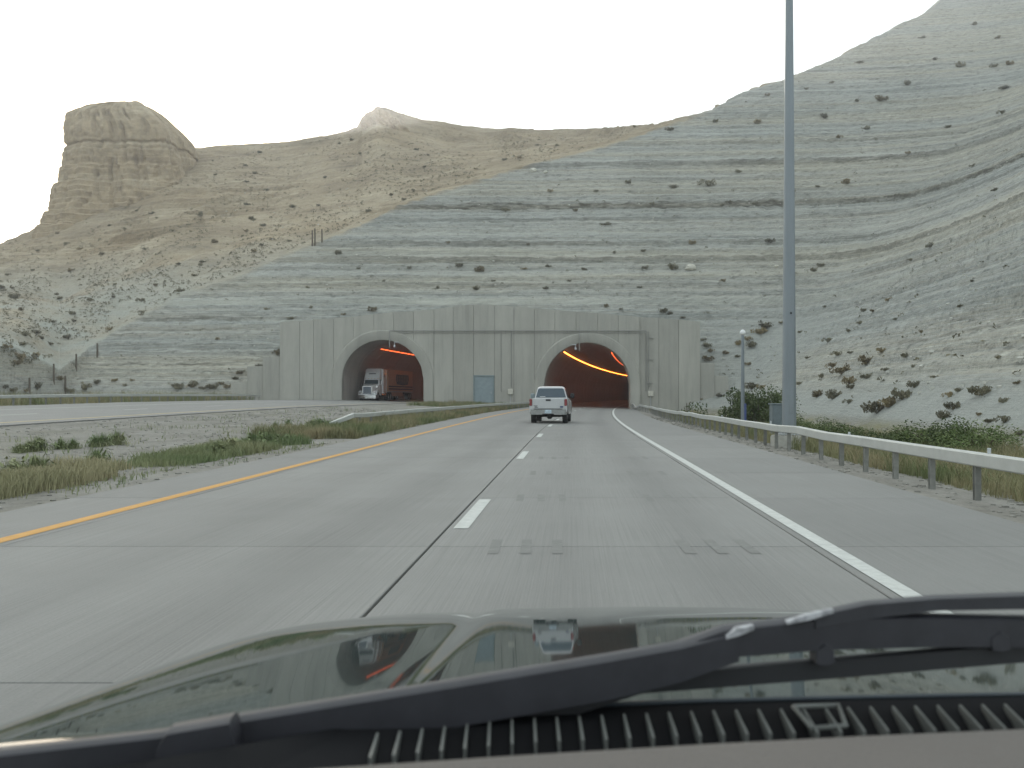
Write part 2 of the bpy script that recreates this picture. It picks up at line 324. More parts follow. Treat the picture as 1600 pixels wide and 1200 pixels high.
def ground(X, Y):
    o = X - cx(Y)
    zl0 = zl(-19.6, Y); s = sup(Y)
    zR = np.interp(o, [6.4, 7.8, 10.5, 13, 20, 40], [-.03, -.10, -.5, -.42, -.2, -.1]) - s * 6.5
    t = np.clip((-5.75 - o) / 13.85, 0, 1)
    zM = (-.03 + 5.75 * s) * (1 - t) + (zl0 - .04) * t - .08 * np.sin(t * math.pi)
    zL = zl(np.maximum(o, -29.5 - cx(Y)), Y) - .10
    z = np.where(o > 0, np.where(o < 6.45, zr(o, Y) - .3, zR), np.where(o > -5.72, zr(o, Y) - .3, np.where(o > -19.6, zM, np.where(X > -29.4, zL - .2, zL))))
    rough = .05 * fbm(X * .5, Y * .5, 5, 4) + .02 * fbm(X * 3, Y * 3, 9, 2)
    open_ = np.where((o > 6.45) | ((o < -5.72) & (o > -19.6)) | (X < -29.4), 1.0, 0.0)
    edge = np.minimum(np.abs(o - 6.45), np.minimum(np.abs(o + 5.72), np.abs(o + 19.6)))
    return z + open_ * rough * np.clip(edge * 1.5, .15, 1), open_
def H(X, Y, masks=False):
    X = np.asarray(X, float); Y = np.asarray(Y, float) + 0 * X
    u = 800 + X / np.maximum(Y, .5) * F
    g, open_ = ground(X, Y)
    A = Y - 122.8; B = X - (16.5 + .08 * Y); k = 5 + .45 * np.maximum(np.maximum(A, B), 0)
    wob = 1.6 * fbm(X * .03, Y * .03, 21, 3)
    D = (A + B + np.sqrt((A - B) ** 2 + k * k)) / 2 + wob * sstep(3, 20, np.maximum(A, B))
    cutz = .77 * D + 3 * np.maximum(0, -X - 56)
    vb = np.interp(u, BND_U, BND_V); eb = (HV - vb) / F; Yb = np.where(u > 92, 95.4 / (.77 - eb), np.interp(u, [-700, 0, 92], [88, 98, 130.17]))
    Yb = np.minimum(Yb, np.interp(u, [1225, 1311, 1390, 1480, 1600, 2100], [400, 216, 219, 226, 230, 230]))
    zb = EYE + eb * Yb
    vs = np.interp(u, SKY_U, SKY_V); es = (HV - vs) / F; Ys = np.maximum(np.interp(u, SKD_U, SKD_Y), Yb + 3); zs = EYE + es * Ys
    t = np.clip((Y - Yb) / (Ys - Yb), 0, 1)
    hump = np.interp(u, [0, 250, 600, 1000, 1100], [1.0, 1.5, 2.5, 1.0, 0])
    nat = np.where(Y < Yb, zb - .33 * (Yb - Y), np.where(Y < Ys, zb + (zs - zb) * t - hump * np.sin(math.pi * t), zs - .35 * (Y - Ys)))
    nb = sstep(0, .12, t) * (1 - sstep(.93, 1, t))
    gul = fbm(X * .035, Y * .02, 33, 4)
    nat = nat + nb * (2.6 * gul + 1.6 * fbm(X * .12, Y * .10, 41, 4)) + .25 * fbm(X * .5, Y * .5, 43, 3) * sstep(0, .05, t) * (1 - .6 * sstep(.93, 1, t))
    lowl = (1 - sstep(120, 330, u)) * (1 - sstep(150, 190, Y)) * sstep(85, 100, Y)
    nat = nat + lowl * (2.6 * np.abs(fbm(X * .07, Y * .04, 51, 3)) - .4)
    cutw = np.maximum(sstep(-.25, .5, nat - cutz), sstep(1050, 1120, u) * sstep(-6, -3, nat - cutz))
    h = np.minimum(cutz, nat)
    scree = np.exp(-((A - B + 3) / 15) ** 2) * (1 - sstep(10, 21, D)) * sstep(-30, -4, B)
    scree = np.maximum(scree, (1 - sstep(1.2, 4.5, D)) * sstep(-25, -3, B)) * cutw
    scree = np.maximum(scree, .6 * sstep(.25, .6, fbm(X * .05, Y * .05 , 71, 3)) * sstep(0, 10, B) * (1 - sstep(30, 45, D)) * cutw)
    # terraces
    zz = h + .35 * fbm(X * .04, Y * .04, 61, 3) + .10 * fbm(X * .35, Y * .35, 63, 2)
    amp = (.55 + 1.3 * np.clip(fbm(X * .09, Y * .02, 65, 4) + .25, -.3, .8)) * (1 - .93 * np.clip(scree, 0, 1))
    amp = amp * (cutw * 1.35 + (1 - cutw) * 2.3 * np.clip(.35 + 1.6 * fbm(X * .03, Y * .03, 67, 3), 0, 1) * sstep(14, 34, h))
    ht = h + amp * np.interp(zz, KZ, KD) + (.22 * fbm(X * .9, Y * .9, 69, 3) + .10 * fbm(X * 2.6, Y * 2.6, 70, 2)) * sstep(1, 4, D)
    z = np.maximum(g, np.where(h > .3, ht, h))
    # fill behind the head wall and its wings
    inwall = (X > px(437) + .2) & (X < px(1095) - .2) & (Y > 123.25)
    z = np.where(inwall, np.maximum(z, wall_top(X) - .7), z)
    z = np.where((X > px(357)) & (X < px(1075)) & (Y < 123.25) & (Y > 104), g, z)
    if not masks: return z
    dk = 0 * z; pl = 0 * z; br = .55 + 1.1 * (fbm(X * .10, Y * .03, 83, 4) + .15)
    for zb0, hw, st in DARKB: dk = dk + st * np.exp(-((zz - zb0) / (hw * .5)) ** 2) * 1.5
    for zb0, hw, st in PALEB: pl = pl + st * np.exp(-((zz - zb0) / hw) ** 2)
    keep = (1 - np.clip(scree, 0, 1)) * (cutw + (1 - cutw) * .8 * sstep(38, 50, h)) * sstep(.3, 1.5, h)
    dk = np.clip(dk * np.clip(br, .2, 1.5) * keep, 0, .85); pl = np.clip(pl * np.clip(br, .3, 1.3) * keep, 0, 1)
    gnd = 1 - sstep(.02, .7, z - g)
    o = X - cx(Y); ditch = np.where((o > 8) | (X < -30.2), 1.0, np.where((o < -5.7) & (o > -19.6), .25 * sstep(.0, .3, fbm(X * .2, Y * .1, 77, 3)), 0.0))
    return z, np.clip(cutw, 0, 1), np.clip(scree, 0, 1), gnd, ditch, dk, pl
YM = np.concatenate([np.arange(6, 60, .15), np.arange(60, 330, .12)])
def G(u, v):                                   # the terrain point seen at a photo pixel
    a = (u - 800) / F; e = (HV - v) / F
    d = H(a * YM, YM) - (EYE + e * YM); i = np.argmax(d > 0)
    if d[i] <= 0: return None
    return Vector((a * YM[i], YM[i], EYE + e * YM[i]))
def G2(u, v):                                  # the same, read off the finished mesh grid
    j = int(np.clip(np.searchsorted(us, u), 1, len(us) - 1)); f = (u - us[j - 1]) / (us[j] - us[j - 1]); a = (u - 800) / F; e = (HV - v) / F
    zc_ = Zg[:, j - 1] * (1 - f) + Zg[:, j] * f - (EYE + e * ys); i = int(np.argmax(zc_ > 0))
    if zc_[i] <= 0 or i == 0: return None
    t = zc_[i - 1] / (zc_[i - 1] - zc_[i]); Y = ys[i - 1] + t * (ys[i] - ys[i - 1]); return Vector((a * Y, Y, EYE + e * Y))
def Hs(x, y): return float(H(np.array([x]), np.array([y]))[0])

us = np.concatenate([np.arange(-700, -60, 16), np.arange(-60, 1660, 2.9), np.arange(1660, 2200, 16)])
ys = np.concatenate([np.arange(3, 30, .35), np.arange(30, 60, .5), np.arange(60, 119, .6), np.arange(119, 123, .4), [123.1, 123.4], np.arange(123.8, 215, .24), np.arange(215, 292, .45), np.arange(292, 480, 5.0)])
Ug, Yg = np.meshgrid(us, ys); Xg = (Ug - 800) / F * Yg
Zg, CW, SCR, GN, DI, DK, PL = H(Xg, Yg, True)
ny, nx = Ug.shape
me = bpy.data.meshes.new('hillside')
vi = np.arange(ny * nx).reshape(ny, nx)
quads = np.stack([vi[:-1, :-1], vi[:-1, 1:], vi[1:, 1:], vi[1:, :-1]], -1).reshape(-1, 4)
j0 = int(np.where(ys == 123.1)[0][0]); xm = (Xg[j0, :-1] + Xg[j0, 1:]) / 2
hole = np.zeros((ny - 1, nx - 1), bool); hole[j0] = ((np.abs(xm - px(917.5)) < 5.9) | (np.abs(xm - px(598)) < 5.6))
quads = quads[~hole.reshape(-1)]
me.vertices.add(ny * nx); me.vertices.foreach_set('co', np.stack([Xg, Yg, Zg], -1).astype(np.float32).reshape(-1))
me.loops.add(quads.size); me.loops.foreach_set('vertex_index', quads.reshape(-1).astype(np.int32))
me.polygons.add(len(quads)); me.polygons.foreach_set('loop_start', np.arange(0, quads.size, 4, dtype=np.int32)); me.polygons.foreach_set('loop_total', np.full(len(quads), 4, np.int32))
me.materials.append(M_TERR); me.update(calc_edges=True); me.polygons.foreach_set('use_smooth', np.zeros(len(quads), bool))
for nm, arr in (('cutw', CW), ('scree', SCR), ('gnd', GN), ('ditch', DI), ('darkbed', DK), ('palebed', PL)):
    at = me.attributes.new(nm, 'FLOAT', 'POINT'); at.data.foreach_set('value', arr.astype(np.float32).reshape(-1))
tag(link(bpy.data.objects.new('hillside', me)), 'pale layered rock cutting and tan scrub hillside rising behind the tunnels', kind='structure')
gm = mat('plain_soil', (.26, .235, .18), .95, var=.3, scale=.05)
tag(MB().add([(-1500, -1500, -1.6), (1500, -1500, -1.6), (1500, 1500, -1.6), (-1500, 1500, -1.6)], [(0, 1, 2, 3)]).build('ground', gm), 'dry open plain around the highway', kind='structure')

# ------------------------------------------------------------------ roads
def road_strip(name, edges, yy, zf, m, dz=0.0, parent=None, skirt=.3):
    mb = MB(); L = [-19.6] if False else edges
    n = len(yy); no = len(L(yy[0]))
    for y in yy:
        for o in L(y):
            mb.v.append((float(cx(y)) + o, y, float(zf(o, y)) + dz)); mb.rc.append((o, y, 0))
    for i in range(n - 1):
        for k in range(no - 1): mb.f.append((i * no + k, i * no + k + 1, (i + 1) * no + k + 1, (i + 1) * no + k)); mb.m.append(0)
    for side in (0, no - 1):                     # edge skirts
        b = len(mb.v)
        for i in range(n): v = mb.v[i * no + side]; mb.v.append((v[0], v[1], v[2] - skirt)); mb.rc.append(mb.rc[i * no + side])
        for i in range(n - 1): mb.f.append((i * no + side, (i + 1) * no + side, b + i + 1, b + i)); mb.m.append(0)
    return mb.build(name, m, parent)
SLAB_Y0, SLAB_L, SLAB_N = -8.65, 4.57, 10
SLAB_END = SLAB_Y0 + SLAB_L * SLAB_N
yy_far = [SLAB_END + .01 + i * 3 for i in range(100)]
road = road_strip('road', lambda y: [-5.75, -4.15, 0, 3.68, 6.5], yy_far, zr, M_ROAD); tag(road, 'grey grooved concrete highway lanes running into the right tunnel', kind='structure')
sub = MB(); sub.box((-.6, SLAB_Y0 + SLAB_L * SLAB_N / 2 + .0, -.22), (16, SLAB_L * SLAB_N - .1, .1)).build('road_base', M_JOINT, road)
COLS = [(-5.75, -4.158), (-4.142, -.012), (.012, 3.672), (3.688, 6.5)]
for r in range(SLAB_N):
    ya, yb = SLAB_Y0 + r * SLAB_L + .006, SLAB_Y0 + (r + 1) * SLAB_L - .006
    for (oa, ob) in COLS:
        mb = MB(); c = .006; dz = random.uniform(-.0015, .0015)
        for z, g in ((-.16, 0), (-c, 0), (0, c)):
            for (o, y) in ((oa + g, ya + g), (ob - g, ya + g), (ob - g, yb - g), (oa + g, yb - g)):
                mb.v.append((float(cx(y)) + o, y, float(zr(o, y)) + z + dz)); mb.rc.append((o, y, 0))
        mb.f = [(i * 4 + k, i * 4 + (k + 1) % 4, i * 4 + 4 + (k + 1) % 4, i * 4 + 4 + k) for i in (0, 1) for k in range(4)] + [(8, 9, 10, 11), (3, 2, 1, 0)]; mb.m = [0] * len(mb.f)
        mb.build('concrete_slab', M_ROAD, road)
def line_strip(name, o0, o1, y0, y1, m, dz, step=3.0, parent=road):
    n = max(2, int((y1 - y0) / step) + 1); yy = np.linspace(y0, y1, n)
    A = [(float(cx(y)) + o0, y, float(zr(o0, y)) + dz) for y in yy]; B = [(float(cx(y)) + o1, y, float(zr(o1, y)) + dz) for y in yy]
    return MB().strip(A, B).build(name, m, parent)
line_strip('yellow_edge_line', -4.46, -4.27, -8, 300, M_YEL, .005)
line_strip('white_edge_line', 3.77, 3.93, -8, 300, M_WHT, .005)
for k in range(-1, 16): line_strip('lane_dash', .075, .24, 10.9 + 12.0 * k, 13.95 + 12.0 * k, M_WHT, .006, 1.0)
line_strip('joint_sealant', -.016, .016, SLAB_END, 128, M_JOINT, .004)
line_strip('joint_sealant', 3.665, 3.69, SLAB_END, 128, M_JOINT, .004)
for y in (SLAB_Y0 + SLAB_L * k for k in range(3, 10)):       # retrofit patches across the transverse joints
    if y < 6 or y > 24: continue
    for o in (.62, .92, 1.22, 2.45, 2.75, 3.05):
        if random.random() < .15 or y > 15 and random.random() < .4: continue
        w = .05; MB().add([(float(cx(y)) + o - w, y - .45, .0032), (float(cx(y)) + o + w, y - .45, .0032), (float(cx(y)) + o + w + .03, y + .45, .0032), (float(cx(y)) + o - w + .03, y + .45, .0032)], [(0, 1, 2, 3)]).build('dowel_patch', M_PATCH, road)
# the other carriageway
yy_l = [18 + i * 3 for i in range(95)]
def ledge(y):
    f = float(np.interp(y, [60, 112, 122, 320], [0, 0, 1, 1])); L0 = -29.3 - float(cx(y)); L1 = -29.6
    a = L0 if y < 112 else (1 - f) * L0 + f * -29.55
    return [a, (a - 19.6) / 2 , -19.6]
road2 = road_strip('road', ledge, yy_l, zl, M_ROAD); tag(road2, 'pale concrete carriageway leaving the left tunnel beyond the gravel median', kind='structure')
def line2(name, o0, o1, y0, y1, m, dz=.006):
    n = max(2, int((y1 - y0) / 3) + 1); yy = np.linspace(y0, y1, n)
    MB().strip([(float(cx(y)) + o0, y, float(zl(o0, y)) + dz) for y in yy], [(float(cx(y)) + o1, y, float(zl(o1, y)) + dz) for y in yy]).build(name, m, road2)
line2('yellow_edge_line', -20.75, -20.55, 20, 290, mat('faded_yellow_paint', (.50, .38, .18), .8)); line2('white_edge_line', -28.35, -28.2, 20, 290, M_WHT)
for k in range(12): line2('lane_dash', -24.6, -24.45, 33 + 12 * k, 36 + 12 * k, M_WHT)

# ------------------------------------------------------------------ tunnel portal
portal = empty('tunnel_portal', (0, PORT_Y, 0)); tag(portal, 'concrete tunnel head wall with two arched mouths, panel joints and stepped wings', 'tunnel portal')
ARCH = {'right': (px(917.5), 67.5 * K, pz(535), -.1), 'left': (px(598), 64 * K, pz(531), .7)}
def arch_z(x):
    best = None
    for (c, r, top, base) in ARCH.values():
        d = abs(x - c)
        if d < r: return top - r + math.sqrt(max(0, r * r - d * d))
    return None
PAN = [437, 468, 490, 521, 552, 584, 615, 646, 678, 708, 740, 773, 803, 835, 867, 900, 934, 966, 999, 1030, 1061, 1095]
for i in range(len(PAN) - 1):
    x0, x1 = px(PAN[i]) + .017, px(PAN[i + 1]) - .017
    yo = 0.0 if PAN[i] < 999 else .35
    xs = set(np.linspace(x0, x1, 9).tolist())
    for (c, r, top, base) in ARCH.values():
        for q in (c - r, c + r):
            if x0 < q < x1: xs |= {q - 1e-4, q + 1e-4}
    xs = sorted(xs); mb = MB(); t0, t1 = float(wall_top(x0)), float(wall_top(x1)); tt = max(t0, t1) if i in (3, 9, 15) else None
    A, Bv = [], []
    for x in xs:
        z0 = arch_z(x); z0 = -1.0 if z0 is None else z0
        zt = t0 + (t1 - t0) * (x - x0) / (x1 - x0)
        A.append((x, z0)); Bv.append((x, zt))
    n = len(xs); yf, yb = yo, 1.9
    for y in (yf, yb):
        for (x, z) in A: mb.v.append((x, y, z))
        for (x, z) in Bv: mb.v.append((x, y, z))
    for k in range(n - 1):
        mb.f += [(k, k + 1, n + k + 1, n + k), (2 * n + k, 3 * n + k, 3 * n + k + 1, 2 * n + k + 1), (n + k, n + k + 1, 3 * n + k + 1, 3 * n + k), (k, 2 * n + k, 2 * n + k + 1, k + 1)]
    mb.f += [(0, n, 3 * n, 2 * n), (n - 1, 3 * n - 1, 4 * n - 1, 2 * n - 1)]; mb.m = [0] * len(mb.f)
    mb.build('wall_panel', M_WALL, portal)
# backing that closes the joints, and horizontal form line
for (c, r, top, base), (ua, ub) in ((ARCH['left'], (437, 740)), (ARCH['right'], (740, 1095))):
    mb = MB(); pts = [(px(ua) + .05, -1), (px(ua) + .05, float(wall_top(px(ua))) - .25)]
    for u in TOP_U:
        if ua < u < ub: pts.append((px(u), float(wall_top(px(u))) - .25))
    pts += [(px(ub) - .05, float(wall_top(px(ub))) - .25), (px(ub) - .05, -1), (c + r + .25, -1)]
    for k in range(25): a = math.pi * k / 24; pts.append((c + (r + .25) * math.cos(a), top - r + (r + .25) * math.sin(a)))
    pts += [(c - r - .25, -1)]
    mb.prism([(x, .55, z) for x, z in pts], (0, .2, 0)).build('joint_backing', M_JOINT, portal)
for nm, (c, r, top, base) in ARCH.items():       # raised collar round each mouth
    mb = MB(); ro, rm = r + 1.22, r
    rings = []
    zc0 = top - r
    path = [(-1, -1.0)] + [(-1, z) for z in (0, zc0 * .5)] + [None] * 33 + [(1, zc0 * .5), (1, 0.0), (1, -1.0)]
    ang = [math.pi - math.pi * k / 32 for k in range(33)]; k = 0
    for p in path:
        if p is None: ca, sa = math.cos(ang[k]), math.sin(ang[k]); z0 = zc0; k += 1
        else: ca, sa, z0 = p[0], 0.0, p[1]
        f = lambda rr, y: (c + rr * ca, y, z0 + rr * sa)
        rings.append([f(rm - .012, .7), f(rm - .012, -.12), f(rm + .05, -.17), f(ro - .12, -.17), f(ro, -.05), f(ro, .2)])
    mb.loft(rings, cap=False).build('arch_surround', M_WALL, portal, smooth=40)
# stepped wing walls
for u0, u1, v, d in ((410, 437, 557, .15), (385, 410, 572, .3), (359, 385, 598, .45), (1095, 1118, 567, .5), (1118, 1140, 587, .65)):
    x0, x1 = px(u0) + .01, px(u1) - .01; mb = MB(); mb.box(((x0 + x1) / 2, d + .5, (pz(v) - 1) / 2), (x1 - x0, 1.0, pz(v) + 1), ch=.03).build('wing_panel', M_WALL, portal)
# door, conduits, boxes
dx, dz0, dz1 = px(756), pz(629), pz(588)
fr = MB(); w = px(771.5) - px(740.5)
fr.box((dx - w / 2, -.06, (dz0 + dz1) / 2), (.14, .14, dz1 - dz0)); fr.box((dx + w / 2, -.06, (dz0 + dz1) / 2), (.14, .14, dz1 - dz0)); fr.box((dx, -.06, dz1 + .07), (w + .14, .14, .14))
door = MB().box((dx, -.02, (dz0 + dz1) / 2), (w - .16, .06, dz1 - dz0 - .02), ch=.01).build('door', M_DOOR, portal)
fr.build('door_frame', mat('door_frame_paint', (.20, .25, .25), .6), door); MB().box((dx + w / 2 - .3, -.09, dz0 + 1.2), (.05, .09, .25), ch=.01).build('handle', M_GALV, door)
M_PIPE = mat('dull_conduit', (.28, .28, .26), .6, .3)
def pipe(pts, r=.055): MB().tube(pts, r, 8).build('conduit', M_PIPE, portal, smooth=50)
zcn = pz(516.8)
pipe([(px(609), -.15, zcn), (px(1011), -.15, zcn)]); pipe([(px(615), -.12, zcn - .25), (px(1008), -.12, zcn - .25)], .03)
pipe([(px(609), -.26, zcn), (px(609), -.26, pz(543))], .06)
pipe([(px(783), -.1, zcn), (px(783), -.1, pz(612))], .035); pipe([(px(799), -.1, zcn), (px(799), -.1, pz(606))], .045); pipe([(px(905), -.26, zcn), (px(905), -.26, pz(548))], .06)
pipe([(px(1010), .23, zcn), (px(1010), .23, pz(612))], .05); pipe([(px(1014), .25, zcn), (px(1014), .25, pz(608))], .04)
for v in (528, 562, 599): MB().box((px(1016), .24, pz(v)), (.85, .08, .07)).build('pipe_bracket', M_PIPE, portal)
for u in range(630, 1000, 32): MB().box((px(u), -.1, zcn - .12), (.07, .12, .4)).build('pipe_bracket', M_PIPE, portal)
for u, v, y in ((797.5, 612, -.12), (1017, 615, .2)):
    bx = MB().box((px(u), y, pz(v)), (.66, .28, .66), ch=.03).build('junction_box', mat('pale_box_paint', (.52, .50, .43), .6), portal); MB().tube([(px(u), y, pz(v) - .3), (px(u), y, .2)], .04, 6).build('conduit', M_GALV, portal)
for u, v in ((617, 541), (899, 545)):            # cameras over each mouth
    MB().box((px(u), -.3, pz(v)), (.22, .55, .3), ch=.04).box((px(u), -.3, pz(v) + .3), (.06, .06, .4)).box((px(u) + (.45 if u < 800 else -.0) - .2, -.28, pz(v) + .5), (.6, .08, .08)).build('camera_housing', M_GALV, portal)
for u in (525, 552): pass

# the two bores: curved arched linings
LAMP_HOT = emit('sodium_lamp', (1.0, .25, .035), 6.5); LAMP_MID = emit('left_tunnel_lamp', (1.0, .27, .05), 5.0); LAMP_DIM = emit('dim_sodium_lamp', (1.0, .14, .03), 1.8)
def bore(name, key, label, zbase, y1):
    c0, r, top, _ = ARCH[key]; dxc = c0 - float(cx(PORT_Y)); mb = MB(); rings = []
    y = PORT_Y + .7
    ysr = []
    while y < y1: ysr += [(y, 0), (y + 5.85, 0), (y + 5.88, .06), (y + 5.97, .06)]; y += 6
    zk = top - r
    for (yy, inset) in ysr:
        ring = []
        for p in [(-1, -1.3), (-1, 0.0), (-1, zk * .5)] + [None] * 25 + [(1, zk * .5), (1, 0.0), (1, -1.3)]:
            if p is None: a = math.pi - math.pi * kk / 24; kk += 1; q = (math.cos(a) * (r + inset), zk + math.sin(a) * (r + inset))
            else: kk = 0; q = (p[0] * (r + inset), p[1])
            ring.append((float(cx(yy)) + dxc + q[0], yy, q[1]))
        rings.append(ring)
    n = len(rings[0]); v = [p for q in rings for p in q]
    fs = [(i * n + k, i * n + k + 1, (i + 1) * n + k + 1, (i + 1) * n + k) for i in range(len(rings) - 1) for k in range(n - 1)] + [tuple((len(rings) - 1) * n + k for k in range(n))]
    o = mb.add(v, fs).build(name, M_LINING, fix=False); tag(o, label, 'tunnel'); return dxc, zk, r
dxr, zkr, rr_ = bore('tunnel_bore', 'right', 'orange lit tunnel bore curving away behind the right arch', zr, 320)
dxl, zkl, rl_ = bore('tunnel_bore', 'left', 'dark tunnel bore behind the left arch around the truck', zl, 250)
def lamp_mesh(nm, hot):
    mb = MB(); mb.box((0, 0, .05), (.22, 1.7, .10), ch=.02); mb.box((0, 0, -.03), (.15, 1.6, .05), mi=1); return mb.mesh(nm, [M_GALV, hot], fix=True)
LM_H, LM_D, LM_M = lamp_mesh('tunnel_lamp', LAMP_HOT), lamp_mesh('tunnel_lamp', LAMP_DIM), lamp_mesh('tunnel_lamp', LAMP_MID)
def lamps(dxc, zk, r, ang, y0, y1, step, mesh_, label, group):
    y = y0
    while y < y1:
        a = R(ang); o = bpy.data.objects.new('tunnel_lamp', mesh_); link(o)
        o.location = (float(cx(y)) + dxc + math.cos(a) * (r - .16), y, zk + math.sin(a) * (r - .16))
        hd = math.atan2(.0615 + .00064 * (y - 30), 1); o.rotation_euler = (0, math.pi / 2 - a, -hd)
        tag(o, label, 'lamp', group); y += step
lamps(dxr, zkr, rr_, 125, 124.2, 285, 2.3, LM_H, 'glowing sodium lamp in the bright row along the left wall of right tunnel', 'bright lamp row in the right tunnel')
lamps(dxr, zkr, rr_, 55, 126, 200, 2.6, LM_D, 'dim red lamp in the row along the right wall of right tunnel', 'dim lamp row in the right tunnel')
lamps(dxl, zkl, rl_, 118, 131, 200, 2.1, LM_D, 'dim red lamp in the row under the roof of left tunnel', 'lamp row in the left tunnel')

lamps(dxl, zkl, rl_, 50, 129, 215, 3.0, LM_M, 'glowing sodium lamp along the right hand wall inside the left tunnel', 'hidden lamp row in the left tunnel')

# ------------------------------------------------------------------ guard rails: box beam on posts
def rail(name, path, label, cat, zf, post_step, end_down=False, size=(.15, .2), h=.60, skip_end=0):
    """path: list of (x, y); zf(x, y) ground height"""
    root = empty(name, (path[0][0], path[0][1], 0)); tag(root, label, cat); ox, oy = path[0]
    pts = [Vector((x - ox, y - oy, zf(x, y) + h)) for x, y in path]
    if end_down:
        pts[0].z = zf(*path[0]) + .12
    rings = []
    for i, p in enumerate(pts):
        t = (pts[min(i + 1, len(pts) - 1)] - pts[max(i - 1, 0)]); t.z = 0; t.normalize(); n = Vector((t.y, -t.x, 0))
        a, b, c = size[0] / 2, size[1] / 2, .02
        rings.append([p + n * sx + Vector((0, 0, sz)) for sx, sz in ((-a, -b + c), (-a, b - c), (-a + c, b), (a - c, b), (a, b - c), (a, -b + c), (a - c, -b), (-a + c, -b))])
    MB().loft(rings).build('beam', M_RAIL, root, smooth=30)
    cum = [0.0]
    for i in range(1, len(pts)): cum.append(cum[-1] + (pts[i] - pts[i - 1]).length)
    pm = None; d = skip_end + .3
    while d < cum[-1]:
        i = max(k for k in range(len(cum)) if cum[k] <= d); i = min(i, len(pts) - 2); f = (d - cum[i]) / (cum[i + 1] - cum[i]); p = pts[i].lerp(pts[i + 1], f)
        if pm is None:
            mb = MB(); mb.box((0, 0, -.28 - .15), (.05, .10, .66 + .2)); mb.box((0, .045, -.43), (.085, .012, .86)); mb.box((0, -.045, -.43), (.085, .012, .86)); pm = mb.mesh('post', M_POST)
        o = bpy.data.objects.new('post', pm); link(o, root); t = pts[i + 1] - pts[i]
        o.location = (p.x, p.y, p.z - size[1] / 2 + .02); o.rotation_euler = (random.uniform(-.02, .02), random.uniform(-.02, .02), -math.atan2(t.x, t.y))
        d += post_step
    return root
gy = np.concatenate([np.arange(5, 70, 3.05), np.arange(70, 121.5, 3.2), [121.6]])
def roff(y): return float(np.interp(y, [0, 25, 45, 95, 112, 122], [7.25, 7.3, 7.6, 7.5, 6.4, 5.85]))
gr = rail('guardrail', [(float(cx(y)) + roff(y), y) for y in gy], 'long grey box beam guardrail between the white line shoulder and the grassy ditch', 'guardrail', lambda x, y: Hs(x, y) if y < 118 else float(zr(6, y)) - .05, 1.85)
for y in (14.1, 21.3, 30.2, 41.5, 55): # reflectors on the beam
    MB().box((float(cx(y)) + roff(y) - float(cx(5)) - roff(5), y - 5, Hs(float(cx(y)) + roff(y), y) + .74), (.05, .02, .08), ch=.005).build('reflector', M_GALV, gr)
gy = np.concatenate([[43.2, 44.0], np.arange(46, 121, 3.05), [121.7]])
rail('guardrail', [(float(cx(y)) + float(np.interp(y, [43.2, 44.0, 64, 90, 122], [-9.25, -8.4, -7.2, -6.2, -5.2])), y) for y in gy], 'guardrail in the median grass with one end sloping down to the ground', 'guardrail', lambda x, y: max(Hs(x, y), float(zr(-5.7, y)) - .02), 1.9, end_down=True, skip_end=2.0, h=.52)
gy = np.concatenate([np.arange(34, 120.5, 2.1), [120.6]])
rail('guardrail', [(float(np.interp(y, [30, 57, 100, 121], [-31, -29.75, -30.1, -30.6])), y) for y in gy], 'far guardrail along the outer edge of the carriageway beyond the median', 'guardrail', lambda x, y: float(zl(-31, y)) - .05 if y < 119 else .8, 2.1)

# ------------------------------------------------------------------ poles, cabinet, markers
def at_ground(u, Y): x = (u - 800) / F * Y; return x, Y, Hs(x, Y)
x, y, z = at_ground(1233, 30.7)
t = empty('light_mast', (x, y, z)); tag(t, 'tall tapering galvanised light mast on a round concrete footing behind the guardrail', 'light mast')
MB().tube([(0, 0, -.4), (0, 0, .34), (0, 0, .40)], [.56, .56, .53], 24).build('footing', M_FOUND, t, smooth=40)
hh = [0.50 + i * 1.5 for i in range(16)]; zb_ = .44
MB().tube([(0, 0, q - .04) for q in hh], [max(.06, .222 - .0073 * q) for q in hh], 16).build('shaft', M_BLUEPOLE, t, smooth=30)
MB().tube([(0, 0, .42), (0, 0, .47)], .33, 20).build('base_plate', M_GALV, t, smooth=40)
for k in range(8): MB().tube([(.28 * math.cos(k * .785), .28 * math.sin(k * .785), .40), (.28 * math.cos(k * .785), .28 * math.sin(k * .785), .54)], .02, 6).build('anchor_bolt', M_GALV, t)
MB().box((.0, -.20, 1.3), (.13, .04, .45), ch=.01).build('hand_hole_cover', M_BLUEPOLE, t)
MB().box((0, -.205, 4.15), (.05, .02, .06)).build('tag_plate', M_DARK, t)
lum = MB().tube([(0, 0, 22.9), (0, 0, 23.1)], .5, 16).build('lamp_ring', M_GALV, t)
for k in range(6): MB().box((.75 * math.cos(k * 1.047), .75 * math.sin(k * 1.047), 22.95), (.5, .35, .2), ch=.05).build('luminaire', M_GALV, t)
x, y, z = at_ground(1160.5, 62)
t = empty('camera_pole', (x, y, z)); tag(t, 'slim grey pole with a small white dome camera on top beside green bush', 'camera pole')
MB().tube([(0, 0, -.2), (0, 0, 2), (0, 0, 5.85)], [.13, .12, .085], 12).build('shaft', M_BLUEPOLE, t, smooth=40)
MB().tube([(0, 0, 5.8), (0, 0, 5.88), (0, 0, 6.0), (0, 0, 6.1), (0, 0, 6.16)], [.07, .17, .18, .12, .03], 14).build('camera_dome', mat('white_dome', (.7, .7, .7), .3), t, smooth=True)
MB().box((.13, -.0, .9), (.16, .2, 1.3), ch=.02).build('switch_box', mat('blue_box', (.05, .08, .22), .5), t)
x, y, z = at_ground(1217, 39)
t = empty('utility_cabinet', (x, y, z)); tag(t, 'grey steel utility cabinet standing beside the tall light mast', 'cabinet')
